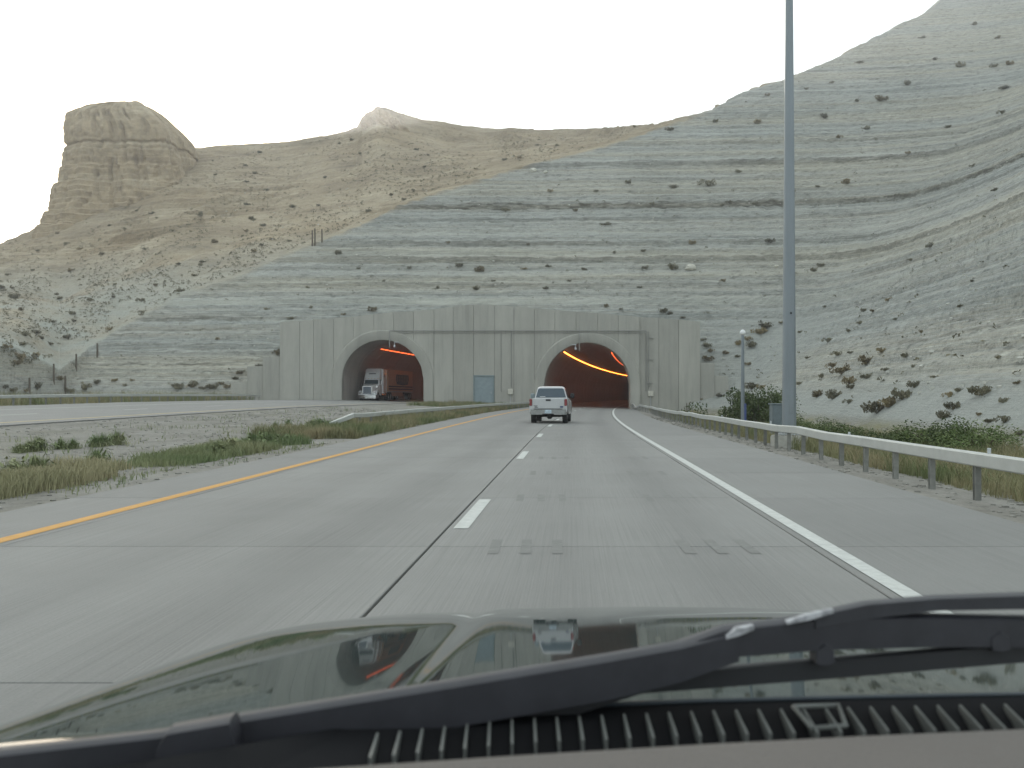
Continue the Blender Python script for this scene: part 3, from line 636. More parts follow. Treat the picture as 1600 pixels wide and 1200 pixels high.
MB().box((0, 0, .72), (.62, .5, 1.5), ch=.02).build('body', M_BOX, t); MB().box((0, -.265, .74), (.54, .03, 1.36), ch=.01).build('door', M_BOX, t); MB().box((.16, -.30, .85), (.05, .04, .22), ch=.01).build('handle', mat('white_handle', (.7, .7, .7), .4), t); MB().box((0, 0, -.08), (.75, .62, .2)).build('plinth', M_FOUND, t); MB().box((0, 0, 1.49), (.70, .58, .05), ch=.01).build('roof', M_BOX, t)
for u, Y, hgt, lab in ((1073, 100, 1.4, 'thin dark marker stake by the right wing wall'), (1077.5, 103, 1.4, 'thin dark marker stake by the right wing wall'), (1133.5, 70, 1.25, 'dark marker post in the ditch grass short of the camera pole')):
    x, y, z = at_ground(u, Y); o = MB().box((0, 0, hgt / 2 - .15), (.07, .04, hgt + .3)).box((0, -.012, hgt - .12), (.09, .05, .2), ch=.01).build('marker_post', M_WOOD); o.location = (x, y, z); tag(o, lab, 'marker post', 'marker stakes by the wing wall' if hgt > 1.3 else None)
x, y, z = at_ground(1082, 95); t = empty('delineator', (x, y, z)); tag(t, 'delineator stake with a white reflector near the right wing wall', 'delineator')
MB().box((0, 0, .5), (.06, .03, 1.2)).build('stake', M_POST, t); MB().tube([(0, -.04, 1.1), (0, .01, 1.1)], .1, 12).build('reflector', M_WHT, t)
# ------------------------------------------------------------------ old fence posts on the slope
for u, v, h in ((102, 612, 2.0), (84, 596, 2.2), (119, 577, 2.0), (46, 611, 1.6), (152, 555, 1.6), (488, 384, 2.4), (492, 383, 2.6), (503, 378, 2.0)):
    p = G2(u, v)
    if p is None: continue
    o = MB().tube([(0, 0, -.5), (.02, 0, h * .5), (0, .01, h - .1), (0, 0, h)], [.13, .12, .11, .09], 7).build('fence_post', M_WOOD); o.location = p
    tag(o, 'weathered fence post on the skyline edge of the rock cut' if u > 400 else 'weathered fence post at the foot of the pale left slope', 'fence post', 'fence posts at the cut edge' if u > 400 else 'fence posts up the left slope')
# ------------------------------------------------------------------ the butte on the left ridge
def butte():
    lv = [400, 380, 345, 335, 318, 300, 290, 284, 270, 262, 250, 240, 232, 224, 215, 206, 200, 190, 184, 178, 172, 168, 163, 160, 157, 154]
    le = [55, 64, 78, 84, 88, 90, 97, 98, 100, 101, 104, 104, 106, 106, 106, 105, 104, 105, 105, 108, 116, 125, 132, 140, 152, 168]
    re = [352, 345, 330, 322, 314, 307, 302, 298, 293, 291, 288, 285, 283, 281, 279, 275, 270, 259, 252, 246, 240, 234, 227, 221, 215, 206]
    Yc = 238.0; k = Yc / F; n = 150; mb = MB(); rings = []
    vv = np.linspace(400, 153.5, 120)
    for v in vv:
        l_, r_ = np.interp(-v, [-q for q in lv], le), np.interp(-v, [-q for q in lv], re)
        z = EYE + (HV - v) * k; cxm = ((l_ + r_) / 2 - 800) * k; hw = (r_ - l_) / 2 * k; hd = hw * .85 + 1
        th = np.linspace(0, 2 * math.pi, n, endpoint=False)
        sq = (np.abs(np.cos(th)) ** 5 + np.abs(np.sin(th)) ** 5) ** (-1 / 5)
        ax = np.cos(th) * 9; ay = np.sin(th) * 9
        lw = float(np.interp(v, [225, 232, 262, 345], [.1, .3, .55, .9])); led = lw * (.9 * (((z * .22 + .6 * float(fbm(np.array([z * .2]), np.array([1.0]), 5, 2)[0])) % 1.0) - .5) + .3 * (((z * .7) % 1.0) - .5)) - .6 * math.exp(-((v - 231) / 2.2) ** 2)
        ns = 1.3 * fbm(ax * .5 + 3, ay * .5 + z * .05, 81, 4) + 1.7 * np.minimum(0, np.abs(fbm(ax * .9, ay * .9 + z * .05, 91, 3)) * 5 - .35) + .35 * fbm(ax * 1.5, ay * 1.5 + z * .6, 95, 3)
        amp = min(1.0, hw / 8)
        hwv = hw * sq + amp * (ns + led * 1.0); hdv = hd * sq + amp * (1.6 * ns + led * 1.2)
        rings.append([(cxm + hwv[i] * math.cos(th[i]), Yc + 6 + hdv[i] * math.sin(th[i]), z + .25 * ns[i]) for i in range(n)])
    mb.loft(rings)
    m, nn, l, b = new_mat('butte_rock'); geo = nn.new('ShaderNodeNewGeometry')
    q = N(nn, 'ShaderNodeMapping', Scale=(.05, .05, .30)); l.new(geo.outputs['Position'], q.inputs[0]); nz = N(nn, 'ShaderNodeTexNoise', Scale=1.0, Detail=8.0, Roughness=.7); l.new(q.outputs[0], nz.inputs['Vector'])
    c = ramp(nn, [(.3, (.25, .19, .12)), (.45, (.38, .30, .195)), (.55, (.32, .25, .16)), (.7, (.45, .375, .26))]); l.new(nz.outputs[0], c.inputs[0])
    q2 = N(nn, 'ShaderNodeMapping', Scale=(1, 1, .7)); l.new(geo.outputs['Position'], q2.inputs[0]); n2 = N(nn, 'ShaderNodeTexNoise', Scale=.6, Detail=8.0, Roughness=.7); l.new(q2.outputs[0], n2.inputs['Vector'])
    c2 = ramp(nn, [(.35, g3(.72)), (.5, g3(1)), (.68, g3(1.18))]); l.new(n2.outputs[0], c2.inputs[0])
    mx = N(nn, 'ShaderNodeMix', data_type='RGBA', blend_type='MULTIPLY'); mx.inputs[0].default_value = .8; l.new(c.outputs[0], mx.inputs[6]); l.new(c2.outputs[0], mx.inputs[7]); l.new(mx.outputs[2], b.inputs['Base Color']); b.inputs['Roughness'].default_value = .95
    bp = N(nn, 'ShaderNodeBump', Strength=.8, Distance=.5); l.new(n2.outputs[0], bp.inputs['Height']); l.new(bp.outputs[0], b.inputs['Normal'])
    o = mb.build('butte', m); tag(o, 'flat topped tan sandstone butte standing on the left ridge', 'butte'); return m
M_BUTTE = butte()
def outcrop():
    lv = [232, 224, 214, 206, 199, 192, 186, 181, 176, 171, 167, 164.5]; le = [548, 552, 557, 560, 563, 560, 559, 562, 566, 571, 577, 583]; re = [690, 672, 655, 645, 636, 628, 622, 617, 611, 605, 600, 596]
    Yc = 247.0; k = Yc / F; n = 110; rings = []
    for v in np.linspace(232, 164, 60):
        l_, r_ = np.interp(-v, [-q for q in lv], le), np.interp(-v, [-q for q in lv], re); z = EYE + (HV - v) * k; cm = ((l_ + r_) / 2 - 800) * k; hw = (r_ - l_) / 2 * k
        th = np.linspace(0, 2 * math.pi, n, endpoint=False); ax, ay = np.cos(th) * 9, np.sin(th) * 9
        ns = .9 * fbm(ax * .6 + 7, ay * .6 + z * .3, 181, 4) + .6 * fbm(ax * 1.6, ay * 1.6 + z * 1.1, 185, 3) + .5 * (((z * .55) % 1.0) - .5)
        am = min(1, hw / 5); rings.append([(cm + (hw + am * ns[i]) * math.cos(th[i]), Yc + 5 + (hw * .8 + 1 + 1.5 * am * ns[i]) * math.sin(th[i]), z + .3 * ns[i]) for i in range(n)])
    tag(MB().loft(rings).build('rock_outcrop', M_BUTTE), 'craggy tan rock knob sticking up from the middle of the ridge', 'rock outcrop')
outcrop()

# ------------------------------------------------------------------ shrubs
def leaf_cloud(seed, n, size, leaf, clumps=9, squash=.75, stems=6):
    r = np.random.default_rng(seed); mb = MB()
    cc = r.normal(0, .33, (clumps, 3)) * np.array([1, 1, .5]); cc[:, 2] = np.abs(cc[:, 2]) + .18; cr = r.uniform(.16, .34, clumps)
    for i in range(n):
        k = r.integers(clumps); d = r.normal(0, 1, 3); d /= np.linalg.norm(d); p = cc[k] + d * cr[k] * r.uniform(.55, 1.05); p[2] = max(.02, p[2]) * squash
        a = r.normal(0, 1, 3); a[2] = abs(a[2]) + .4; a /= np.linalg.norm(a); b = np.cross(a, r.normal(0, 1, 3)); b /= np.linalg.norm(b) + 1e-9
        L = leaf * r.uniform(.6, 1.4); w = L * .38
        p = p * size; L *= size; w *= size
        mb.v += [tuple(p - b * w), tuple(p + b * w), tuple(p + a * L + b * w * .3), tuple(p + a * L - b * w * .5)]; m = len(mb.v) - 4; mb.f.append((m, m + 1, m + 2, m + 3)); mb.m.append(0)
    for i in range(stems):
        a = r.uniform(0, 6.28); q = r.uniform(.2, .5) * size
        mb.tube([(0, 0, -.25 * size), (math.cos(a) * q * .4, math.sin(a) * q * .4, .15 * size), (math.cos(a) * q, math.sin(a) * q, .42 * size)], [.03 * size, .022 * size, .008 * size], 4, cap=False, mi=1)
    return mb
M_SAGE = leaf_mat('sage_leaves', (.115, .11, .075), (.20, .18, .115)); M_STEM = mat('shrub_stem', (.10, .08, .055), .9)
M_GREEN = leaf_mat('green_leaves', (.065, .095, .032), (.125, .155, .06)); M_BRUSH = leaf_mat('brown_brush', (.16, .13, .075), (.26, .215, .125))
SV = [leaf_cloud(100 + i, 520, 1.0, .11, clumps=14).mesh('shrub', [M_SAGE, M_STEM], fix=False) for i in range(5)]
BV = [leaf_cloud(200 + i, 520, 1.0, .12, clumps=14).mesh('shrub', [M_BRUSH, M_STEM], fix=False) for i in range(4)]
NSHRUB = [0]
def shrub(p, w, label, group, brown=None, sq=None):
    brown = random.random() < .35 if brown is None else brown
    look = ('large ' if w > 1.9 else 'small ' if w < .95 else '') + ('brown' if brown else 'dark olive')
    if 'rock cut' in group: where = 'just above the portal wall' if p.z < zc(440) and p.x < 24 else 'low on the grey cut beyond the light mast' if p.z < zc(400) else 'between the pale beds below the dark rock band' if p.z < zc(330) else 'on the grey cut above the dark rock band' if p.z < zc(250) else 'high on the grey cut near its skyline'; label = f'{look} sagebrush clump {where}'
    elif 'scree' in group: where = 'beside the right wing wall' if p.x < 24 else 'at the grassy foot of the scree' if p.z < 2.2 else 'half way up the loose scree' if p.z < 7 else 'high on the scree under the rock ledges'; label = f'{look} shrub {where}'
    elif 'tan hill' in group: where = 'low on the tan hill beside the cut edge' if p.z < 20 else 'half way up the tan natural hill' if p.z < 45 else 'high on the tan hill under the ridge'; label = f'{look} sagebrush clump {where}'
    else: label = look + ' ' + label.replace('small ', '')
    group = f'{group}, {look} {where}' if 'where' in dir() else f'{group}, {look}'
    o = bpy.data.objects.new('shrub', random.choice(BV if brown else SV)); link(o)
    o.location = (p.x, p.y, p.z - .05 * w); o.rotation_euler = (0, 0, random.uniform(0, 6.28)); s = w / 1.55; o.scale = (s, s, s * (sq or random.uniform(1.0, 1.5)))
    tag(o, label, 'shrub', group); NSHRUB[0] += 1; return o
CUT = [(526,397,14),(716,417,12),(750,424,17),(744,453,14),(853,452,10),(914,422,12),(857,417,8),(1050,421,17),(1008,420,11),(982,287,12),(1052,294,14),(1108,290,26),(1140,318,11),(1155,269,13),(946,352,14),(960,396,8),(1005,393,8),(825,383,7),(790,330,14),(1289,184,17),(1352,202,11),(1311,216,9),(1184,193,13),(1118,191,11),(1047,204,14),(1322,287,15),(1277,292,8),(1343,99,12),(1461,94,11),(1521,39,9),(1500,105,16),(1553,105,12),(1577,101,12),(1570,139,15),(1377,157,20),(1339,159,10),(1418,133,14),(1566,178,12),(1082,381,10),(1204,379,12),(1283,416,14),(1272,424,12),(1424,407,10),(1555,298,12),(1454,386,14),(684,451,8),(820,421,9),(416,484,9),(486,482,8),(340,531,7),(1128,322,9),(1020,320,10),(930,300,8),(1230,250,9),(1180,320,10),(1240,300,9),(1420,240,9),(1480,200,9),(1520,260,9),(1260,140,9),(1300,130,8),(1560,60,10),(1440,60,9),(770,440,7),(1130,440,8),(1000,450,8),(890,440,7),(640,420,8),(600,440,7),(560,420,7),(480,450,7),(700,380,7),(900,330,8),(860,300,8),(1200,150,8)]
SCREE = [(1294,534,14),(1344,506,13),(1364,487,10),(1350,487,11),(1388,470,10),(1327,518,13),(1309,555,17),(1285,590,15),(1330,552,10),(1301,574,16),(1316,583,26),(1355,569,28),(1378,551,16),(1327,600,20),(1355,591,22),(1330,607,16),(1383,579,12),(1427,574,9),(1416,558,14),(1302,623,28),(1327,630,15),(1278,620,22),(1411,623,34),(1430,605,24),(1390,635,30),(1372,644,34),(1483,620,15),(1498,612,16),(1537,616,38),(1491,639,22),(1567,629,17),(1570,660,22),(1546,660,18),(1474,654,28),(1530,649,11),(1593,680,18),(1197,513,26),(1189,521,20),(1175,542,22),(1154,539,14),(1169,532,11),(1133,553,11),(1152,558,10),(1105,542,14),(1098,532,9),(1110,550,10),(1170,570,11),(1106,563,18),(1176,607,22),(1190,607,14),(1126,620,11),(1090,625,11),(1250,600,12),(1262,560,9),(1250,520,9),(1220,505,8),(1440,520,9),(1500,480,11),(1520,440,9),(1400,500,8),(1290,480,8),(1560,560,12),(1590,600,14),(1460,590,10)]
WALLTOP = [(1036,488,16),(1067,497,9),(947,480,9),(970,484,8),(582,486,13),(456,499,13),(537,492,8),(1045,492,10)]
LEFT = [(434,554,16),(404,574,13),(134,608,19),(151,599,13),(179,596,9),(206,595,8),(196,603,8),(111,613,18),(58,607,19),(93,593,13),(279,605,15),(298,605,11),(303,604,18),(331,607,20),(345,601,9),(376,584,12),(366,593,11),(280,608,14),(20,612,14),(8,606,12),(40,612,12),(420,562,10),(355,606,12),(318,608,12)]
for lst, lab, grp in ((CUT, 'dark sagebrush clump clinging to the grey layered rock cut', 'sagebrush on the rock cut'), (SCREE, 'brown and olive shrub on the loose grey scree right of the portal', 'shrubs on the scree slope'), (WALLTOP, 'small shrub sitting along the top edge of the portal wall', 'shrubs along the portal top'), (LEFT, 'shrub at the foot of the pale slope behind the far guardrail', 'shrubs below the left slope')):
    for (u, v, w) in lst:
        p = G2(u, v)
        if p is None: continue
        shrub(p, w / F * p.y * 1.05, lab, grp, brown=None if grp != 'sagebrush on the rock cut' else random.random() < .15)
rr = random.Random(5); cnt = 0
def nat_pixel():
    u = rr.uniform(0, 1060); s_ = float(np.interp(u, SKY_U, SKY_V)); b_ = float(np.interp(u, BND_U, BND_V))
    if rr.random() > (b_ - s_) / 260: return nat_pixel()
    return u, s_ + (b_ - s_) * rr.uniform(.03, .98)
while cnt < 95:
    u, v = nat_pixel()
    if 80 < u < 300 and v < 330: continue
    if rr.random() > .35 + .65 * (v - 200) / 350: continue
    p = G2(u, v)
    if p is None or p.y > 260: continue
    shrub(p, rr.uniform(.75, 1.35), 'small dark sagebrush clump on the tan natural hillside left of the cut', 'sagebrush on the tan hill', brown=rr.random() < .3); cnt += 1
# thousands of smaller clumps that nobody could count
mb = MB(); k = 0; fr_ = np.random.default_rng(4)
while k < 7500:
    if k % 9 == 0: u, v = rr.uniform(0, 1600), rr.uniform(30, 640)
    else: u, v = nat_pixel()
    if k % 9 and float(fbm(np.array([u * .02]), np.array([v * .035]), 13, 3)[0]) < rr.uniform(-.35, .25): k += .2; continue
    k += 1; k = round(k)
    p = G2(u, v)
    if p is None or p.y > 265 or p.z < 1.2 and p.y < 100 or (437 < u < 1095 and v > 475): continue
    w = rr.uniform(.14, .45) * (1.0 if k % 9 else .6)
    c = np.array(p)
    for q in range(7):
        d = fr_.normal(0, 1, 3); d[2] = abs(d[2]); d /= np.linalg.norm(d); a = c + d * w * np.array([.5, .5, .6]); e = fr_.normal(0, 1, 3); e /= np.linalg.norm(e); f2 = np.cross(e, d)
        mb.v += [tuple(a - e * w * .35), tuple(a + e * w * .35), tuple(a + d * w * .35 + f2 * w * .2)]; m_ = len(mb.v) - 3; mb.f.append((m_, m_ + 1, m_ + 2)); mb.m.append(0)
tag(mb.build('scattered_brush', M_SAGE, fix=False), 'countless tiny dark brush specks across the tan hill and grey cut', 'brush', kind='stuff')
# loose pale stones lying on the cut
mb = MB()
for k in range(900):
    u, v = rr.uniform(350, 1600), rr.uniform(120, 690); p = G2(u, v)
    if p is None or p.y > 230 or p.z < 1.5 or (430 < u < 1100 and v > 470): continue
    s = rr.uniform(.06, .22)
    mb.box((p.x, p.y, p.z + s * .2), (s * rr.uniform(.8, 1.8), s, s * .8), Matrix.Rotation(rr.uniform(0, 3), 3, 'Z') @ Matrix.Rotation(rr.uniform(-.5, .5), 3, 'X'))
tag(mb.build('loose_stones', mat('pale_stone', (.50, .49, .44), .9), fix=False), 'loose pale stones strewn over the grey cut', 'stones', kind='stuff')
mb = MB()
for k in range(2600):
    y_ = 9 + 70 * rr.random() ** 1.6; o_ = rr.uniform(-19, -5.9) if k % 4 else rr.uniform(6.6, 8.2); x_ = float(cx(y_)) + o_; s_ = rr.uniform(.015, .05) * (1 + y_ / 50)
    mb.box((x_, y_, -9), (s_ * 1.5, s_, s_ * .8), Matrix.Rotation(rr.uniform(0, 3), 3, 'Z'))
vz = np.array(mb.v).reshape(-1, 8, 3); zz0 = H(vz[:, 0, 0], vz[:, 0, 1]); vz[:, :, 2] += (9 + zz0)[:, None]; mb.v = [tuple(p) for p in vz.reshape(-1, 3)]
tag(mb.build('gravel', mat('gravel_stone', (.26, .25, .22), .9, var=.4, scale=3), fix=False), 'coarse gravel strewn over the median and the shoulder edge', 'gravel', kind='stuff')
for u, v, w in ((833, 268, 1.3), (852, 270, .8), (1079, 420, 1.5), (1213, 417, .7)):
    p = G2(u, v)
    if p is None: continue
    r0 = np.random.default_rng(int(u)); rings = []
    for j in range(6):
        ph = math.pi * (j + .3) / 5.6; rings.append([(w * .55 * math.sin(ph) * math.cos(a) * r0.uniform(.8, 1.2), w * .5 * math.sin(ph) * math.sin(a) * r0.uniform(.8, 1.2), w * .38 * math.cos(ph)) for a in np.linspace(0, 5.6, 9)])
    o = MB().loft(rings).build('boulder', mat('boulder_stone', (.52, .50, .43), .9, bump=.5, bscale=4)); o.location = (p.x, p.y, p.z + .1 * w)
    tag(o, 'pale boulder resting on a high ledge of the grey cut' if v < 300 else 'pale boulder resting low on the cut above the portal', 'boulder', 'boulders on the high ledge' if v < 300 else 'boulders low on the cut')
# leafy green bushes in the ditch
def bush(u, v, Y, w, h, label, seed, n=1800):
    x = (u - 800) / F * Y; z = Hs(x, Y); mb = leaf_cloud(seed, n * 4, 1.0, .034, clumps=30, squash=1.0, stems=10)
    t = empty('green_bush', (x, Y, z)); tag(t, label, 'bush', 'green bushes in the ditch'); o = mb.build('foliage', [M_GREEN, M_STEM], t, fix=False); o.scale = (w / 1.3, w / 1.3, h / .75)
bush(1188, 650, 66, 4.6, 2.6, 'dense dark green bush behind the slim camera pole', 301)
bush(1160, 650, 72, 3.0, 1.3, 'low green bush left of the camera pole at the slope foot', 302, 900)
bush(1318, 672, 42, 2.6, .8, 'low green bush beside the tall light mast at the slope foot', 303, 1000)
bush(1392, 680, 37, 1.8, .6, 'small round green bush between two larger ones in the ditch', 304, 900)
bush(1470, 690, 34, 3.0, 1.05, 'broad green bush at the foot of the bare scree behind the guardrail', 305, 1400)
bush(1530, 698, 31, 2.6, .95, 'green bush with feathery top next to the broadest ditch bush', 306, 1200)
bush(1230, 655, 52, 2.6, 1.0, 'low olive bush tucked behind the utility cabinet', 307, 800)

# ------------------------------------------------------------------ grass
def grass(name, label, n, fxy, hgt, m, seed, lean=.35):
    r = np.random.default_rng(seed); X, Y = fxy(r, n); keep = np.ones(len(X), bool)
    Z = H(X, Y); n = len(X); h = hgt * r.uniform(.45, 1.25, n) * (.6 + .9 * (fbm(X * .8, Y * .5, seed, 3) + .4)); h = np.maximum(h, .04)
    a = r.uniform(0, 2 * math.pi, n); w = .003 + .0013 * np.sqrt(np.maximum(Y, 4)); ln = r.normal(0, lean, (n, 2)) * h[:, None]
    dx_, dy_ = np.cos(a) * w, np.sin(a) * w
    v = np.empty((n, 5, 3)); v[:, 0] = np.stack([X - dx_, Y - dy_, Z - .02], -1); v[:, 1] = np.stack([X + dx_, Y + dy_, Z - .02], -1)
    v[:, 2] = np.stack([X + dx_ * .8 + ln[:, 0] * .35, Y + dy_ * .8 + ln[:, 1] * .35, Z + h * .6], -1); v[:, 3] = np.stack([X - dx_ * .8 + ln[:, 0] * .35, Y - dy_ * .8 + ln[:, 1] * .35, Z + h * .6], -1)
    v[:, 4] = np.stack([X + ln[:, 0], Y + ln[:, 1], Z + h], -1)
    me = bpy.data.meshes.new(name); b = np.arange(n)[:, None] * 5
    me.vertices.add(n * 5); me.vertices.foreach_set('co', v.astype(np.float32).reshape(-1))
    li = np.concatenate([b + np.array([0, 1, 2, 3]), b + np.array([3, 2, 4])], 1).reshape(-1)
    st = (np.arange(n)[:, None] * 7 + np.array([0, 4])).reshape(-1); tot = np.tile([4, 3], n)
    me.loops.add(len(li)); me.loops.foreach_set('vertex_index', li.astype(np.int32)); me.polygons.add(len(st)); me.polygons.foreach_set('loop_start', st.astype(np.int32)); me.polygons.foreach_set('loop_total', tot.astype(np.int32))
    me.materials.append(m); me.update(calc_edges=True); o = link(bpy.data.objects.new(name, me)); tag(o, label, 'grass', kind='stuff'); return o
def band(y0, y1, oa, ob, thr, ns=.35, power=1.0, seed=3):
    def f(r, n):
        Y = y0 + (y1 - y0) * r.uniform(0, 1, n * 3) ** power; o = r.uniform(0, 1, n * 3); A = oa(Y) if callable(oa) else oa; B = ob(Y) if callable(ob) else ob
        o = A + (B - A) * o; X = cx(Y) + o; k = fbm(X * ns, Y * ns * .6, seed, 3) > thr + r.uniform(-.15, .15, len(X)); return X[k][:n], Y[k][:n]
    return f
def grass_mat(name, c1, c2):
    m, n, l, b = new_mat(name); geo = n.new('ShaderNodeNewGeometry'); q = N(n, 'ShaderNodeMapping', Scale=(.6, .25, 1)); l.new(geo.outputs['Position'], q.inputs[0])
    nz = N(n, 'ShaderNodeTexNoise', Scale=1.0, Detail=5.0); l.new(q.outputs[0], nz.inputs['Vector']); r = ramp(n, [(.38, c1), (.62, c2)]); l.new(nz.outputs[0], r.inputs[0]); l.new(r.outputs[0], b.inputs['Base Color']); b.inputs['Roughness'].default_value = .8; return m
M_G1 = grass_mat('green_dry_grass', (.12, .145, .055), (.27, .23, .125)); M_G2 = grass_mat('green_grass', (.125, .17, .065), (.24, .245, .125)); M_G3 = grass_mat('dry_grass', (.38, .33, .20), (.27, .255, .14))
grass('median_grass', 'dry yellow grass strip along the gravel beside the yellow line', 13000, band(9, 20, -8.4, -6.7, -.02), .24, M_G3, 401)
grass('median_grass', 'green weedy grass strip along the left shoulder gravel', 9000, band(18, 31, lambda y: -8.4 + .0 * y, -6.7, .0), .24, M_G2, 402)
grass('guardrail_grass', 'tall green and yellow grass growing around the median guardrail', 40000, band(34, 118, lambda y: np.interp(y, [34, 44, 64, 118], [-9.6, -9.8, -8.2, -6.6]), -6.0, -.30, power=1.5), .36, M_G1, 403)
grass('portal_grass', 'weeds and grass at the foot of the wall between the tunnel mouths', 8000, band(100, 121.5, -17, -6.2, .0), .42, M_G1, 404)
grass('ditch_grass', 'yellow green grass filling the ditch behind the right guardrail', 80000, band(8, 115, 7.9, lambda y: np.where(y < 60, 15.0, 13.0), -.22, power=1.7), .36, M_G1, 405)
grass('verge_grass', 'olive grass and brush strip behind the far guardrail', 14000, band(40, 119, lambda y: -38.5 - cx(y), lambda y: -30.6 - cx(y), -.30), .75, M_G1, 406)
grass('median_weeds', 'sparse low weeds scattered over the gravel median', 2600, band(10, 80, -18.5, -6.2, .22, ns=.8, power=1.4), .16, M_G2, 407)
grass('shoulder_weeds', 'few low weeds along the gravel edges of the pavement', 700, band(9, 60, -6.8, -5.9, .12, ns=1.3, power=1.5), .10, M_G2, 408)
def clump_mesh(seed):
    r = np.random.default_rng(seed); mb = MB()
    for i in range(420):
        a = r.uniform(0, 6.28); q = abs(r.normal(0, .35)); p = np.array([math.cos(a) * q, math.sin(a) * q, 0]); h = r.uniform(.35, 1.0) * (1.1 - q * .6); l = r.normal(0, .2, 2); w = .02
        b = r.uniform(0, 6.28); d = np.array([math.cos(b) * w, math.sin(b) * w, 0]); tip = p + np.array([l[0], l[1], h])
        mb.v += [tuple(p - d), tuple(p + d), tuple(tip)]; m = len(mb.v) - 3; mb.f.append((m, m + 1, m + 2)); mb.m.append(0)
        if i % 2: # leaf
            t_ = p + (tip - p) * r.uniform(.3, .95); e = r.normal(0, .09, 3); f = np.cross(e, [0, 0, 1]) * .5; mb.v += [tuple(t_), tuple(t_ + e + f), tuple(t_ + e * 1.8), tuple(t_ + e - f)]; m = len(mb.v) - 4; mb.f.append((m, m + 1, m + 2, m + 3)); mb.m.append(0)
    return mb
CM = [clump_mesh(500 + i).mesh('weed_clump', M_G2, fix=False) for i in range(4)]
for (u, v, s, grp) in ((45, 706, .55, 0), (60, 704, .7, 0), (95, 702, .55, 0), (115, 701, .5, 0), (150, 698, .6, 0), (160, 697, .65, 0), (182, 695, .75, 0), (30, 708, .45, 0), (430, 667, .4, 1), (450, 664, .45, 1), (486, 672, .8, 2), (495, 670, .9, 2), (506, 672, .8, 2), (20, 752, .75, 3), (60, 748, .8, 3), (150, 728, .7, 3), (340, 712, .7, 4), (360, 708, .8, 4), (395, 702, .85, 4), (420, 697, .8, 4), (450, 694, .6, 4)):
    p = G2(u, v)
    if p is None: continue
    o = bpy.data.objects.new('weed_clump', random.choice(CM)); link(o); o.location = p; s *= .62; o.scale = (s * .9, s * .9, s); o.rotation_euler = (0, 0, random.uniform(0, 6))
    tag(o, ['green weed clump in the middle of the gravel median', 'low weed clump on bare gravel near the sloping rail end', 'bushy weed clump around the sloping end of the median guardrail', 'tall dry weed clump in the yellow grass strip', 'tall green weed clump in the grass strip by the left shoulder'][grp], 'weeds', ['weeds in the median', 'weeds by the rail end', 'weeds round the rail end', 'weeds in the dry strip', 'weeds in the green strip'][grp])

# ------------------------------------------------------------------ white pickup
M_PWHITE = mat('white_car_paint', (.47, .475, .475), .35, 0, .03, 3, coat=.7); M_CHROME = mat('chrome', (.75, .76, .78), .12, 1.0, .03); M_GLASS = mat('dark_window_glass', (.045, .065, .078), .05, 0, .1, 2, spec=.8); M_TAIL = mat('tail_light_red', (.20, .018, .022), .2, coat=.6); M_UNDER = mat('underbody', (.02, .019, .018), .9); M_RIM = mat('alloy_rim', (.45, .46, .47), .35, .7)
def wheel(parent, x, y, r, w, name='wheel'):
    tw = MB(); prof = [(r * .62, -w / 2), (r * .94, -w / 2), (r, -w * .36), (r, w * .36), (r * .94, w / 2), (r * .62, w / 2)]
    rings = [[(x + q[1], y + q[0] * math.cos(2 * math.pi * k / 24), r + q[0] * math.sin(2 * math.pi * k / 24)) for q in prof] for k in range(25)]
    t = tw.loft(rings, cap=False).build(name, M_RUBBER, parent, smooth=40)
    rm = MB(); rm.tube([(x - w * .42, y, r), (x - w * .2, y, r), (x + w * .2, y, r), (x + w * .42, y, r)], [r * .63, r * .5, r * .5, r * .63], 20).build('rim', M_RIM, t, smooth=40)
    MB().tube([(x - w * .5, y, r), (x + w * .5, y, r)], r * .16, 10).build('hub', M_CHROME, t)
Yp = 52.0; xp = (856.5 - 800) / F * Yp
pk = empty('pickup_truck', (xp, Yp, float(zr(xp - float(cx(Yp)), Yp)) - .01), -R(6.0)); tag(pk, 'white pickup truck seen from behind driving towards the right tunnel', 'pickup truck')
def side_prof(pts): return pts
def arch_pts(yc, r, z0, n=10): return [(yc + r * math.cos(math.pi * k / n), z0 + r * math.sin(math.pi * k / n)) for k in range(n + 1)]
for sx in (-1, 1):                               # bed sides
    prof = [(.06, .62), (.04, 1.0), (.06, 1.30), (2.14, 1.30), (2.14, .55)] + arch_pts(1.12, .46, .52)
    mb = MB(); rings = []
    for xo, dz, sq in ((.72, 0, 1), (.955, 0, 1), (.985, -.03, .995), (.99, -.1, .99)):
        rings.append([(sx * (xo - (.06 if zz > 1.15 else 0)), yy, zz) for yy, zz in prof] if xo < .96 else [(sx * (xo - .07 * max(0, (zz - 1.0) / .3) ** 2), yy + (.02 if yy < .5 else 0), zz) for yy, zz in prof])
    mb.loft(rings).build('bed_side', M_PWHITE, pk, smooth=35)
    MB().box((sx * .915, .045, 1.11), (.14, .10, .36), ch=.025).build('tail_light', M_TAIL, pk)
    MB().box((sx * 1.10, 3.55, 1.45), (.24, .12, .27), ch=.04).box((sx * .98, 3.56, 1.38), (.14, .05, .05)).build('side_mirror', M_DARK if sx > 0 else M_DOOR, pk)
MB().box((0, 1.1, .74), (1.5, 2.1, .05)).build('bed_floor', M_UNDER, pk)
tg = MB().box((0, .075, 1.045), (1.68, .09, .54), ch=.025).build('tailgate', M_PWHITE, pk)
MB().box((0, .026, 1.23), (.26, .02, .10), ch=.008).build('handle', M_DARK, tg)
MB().tube([(.70, .024, .875), (.70, .034, .875)], .10, 18, flat=(1, .45)).build('oval_emblem', mat('blue_emblem', (.03, .05, .12), .3), tg)
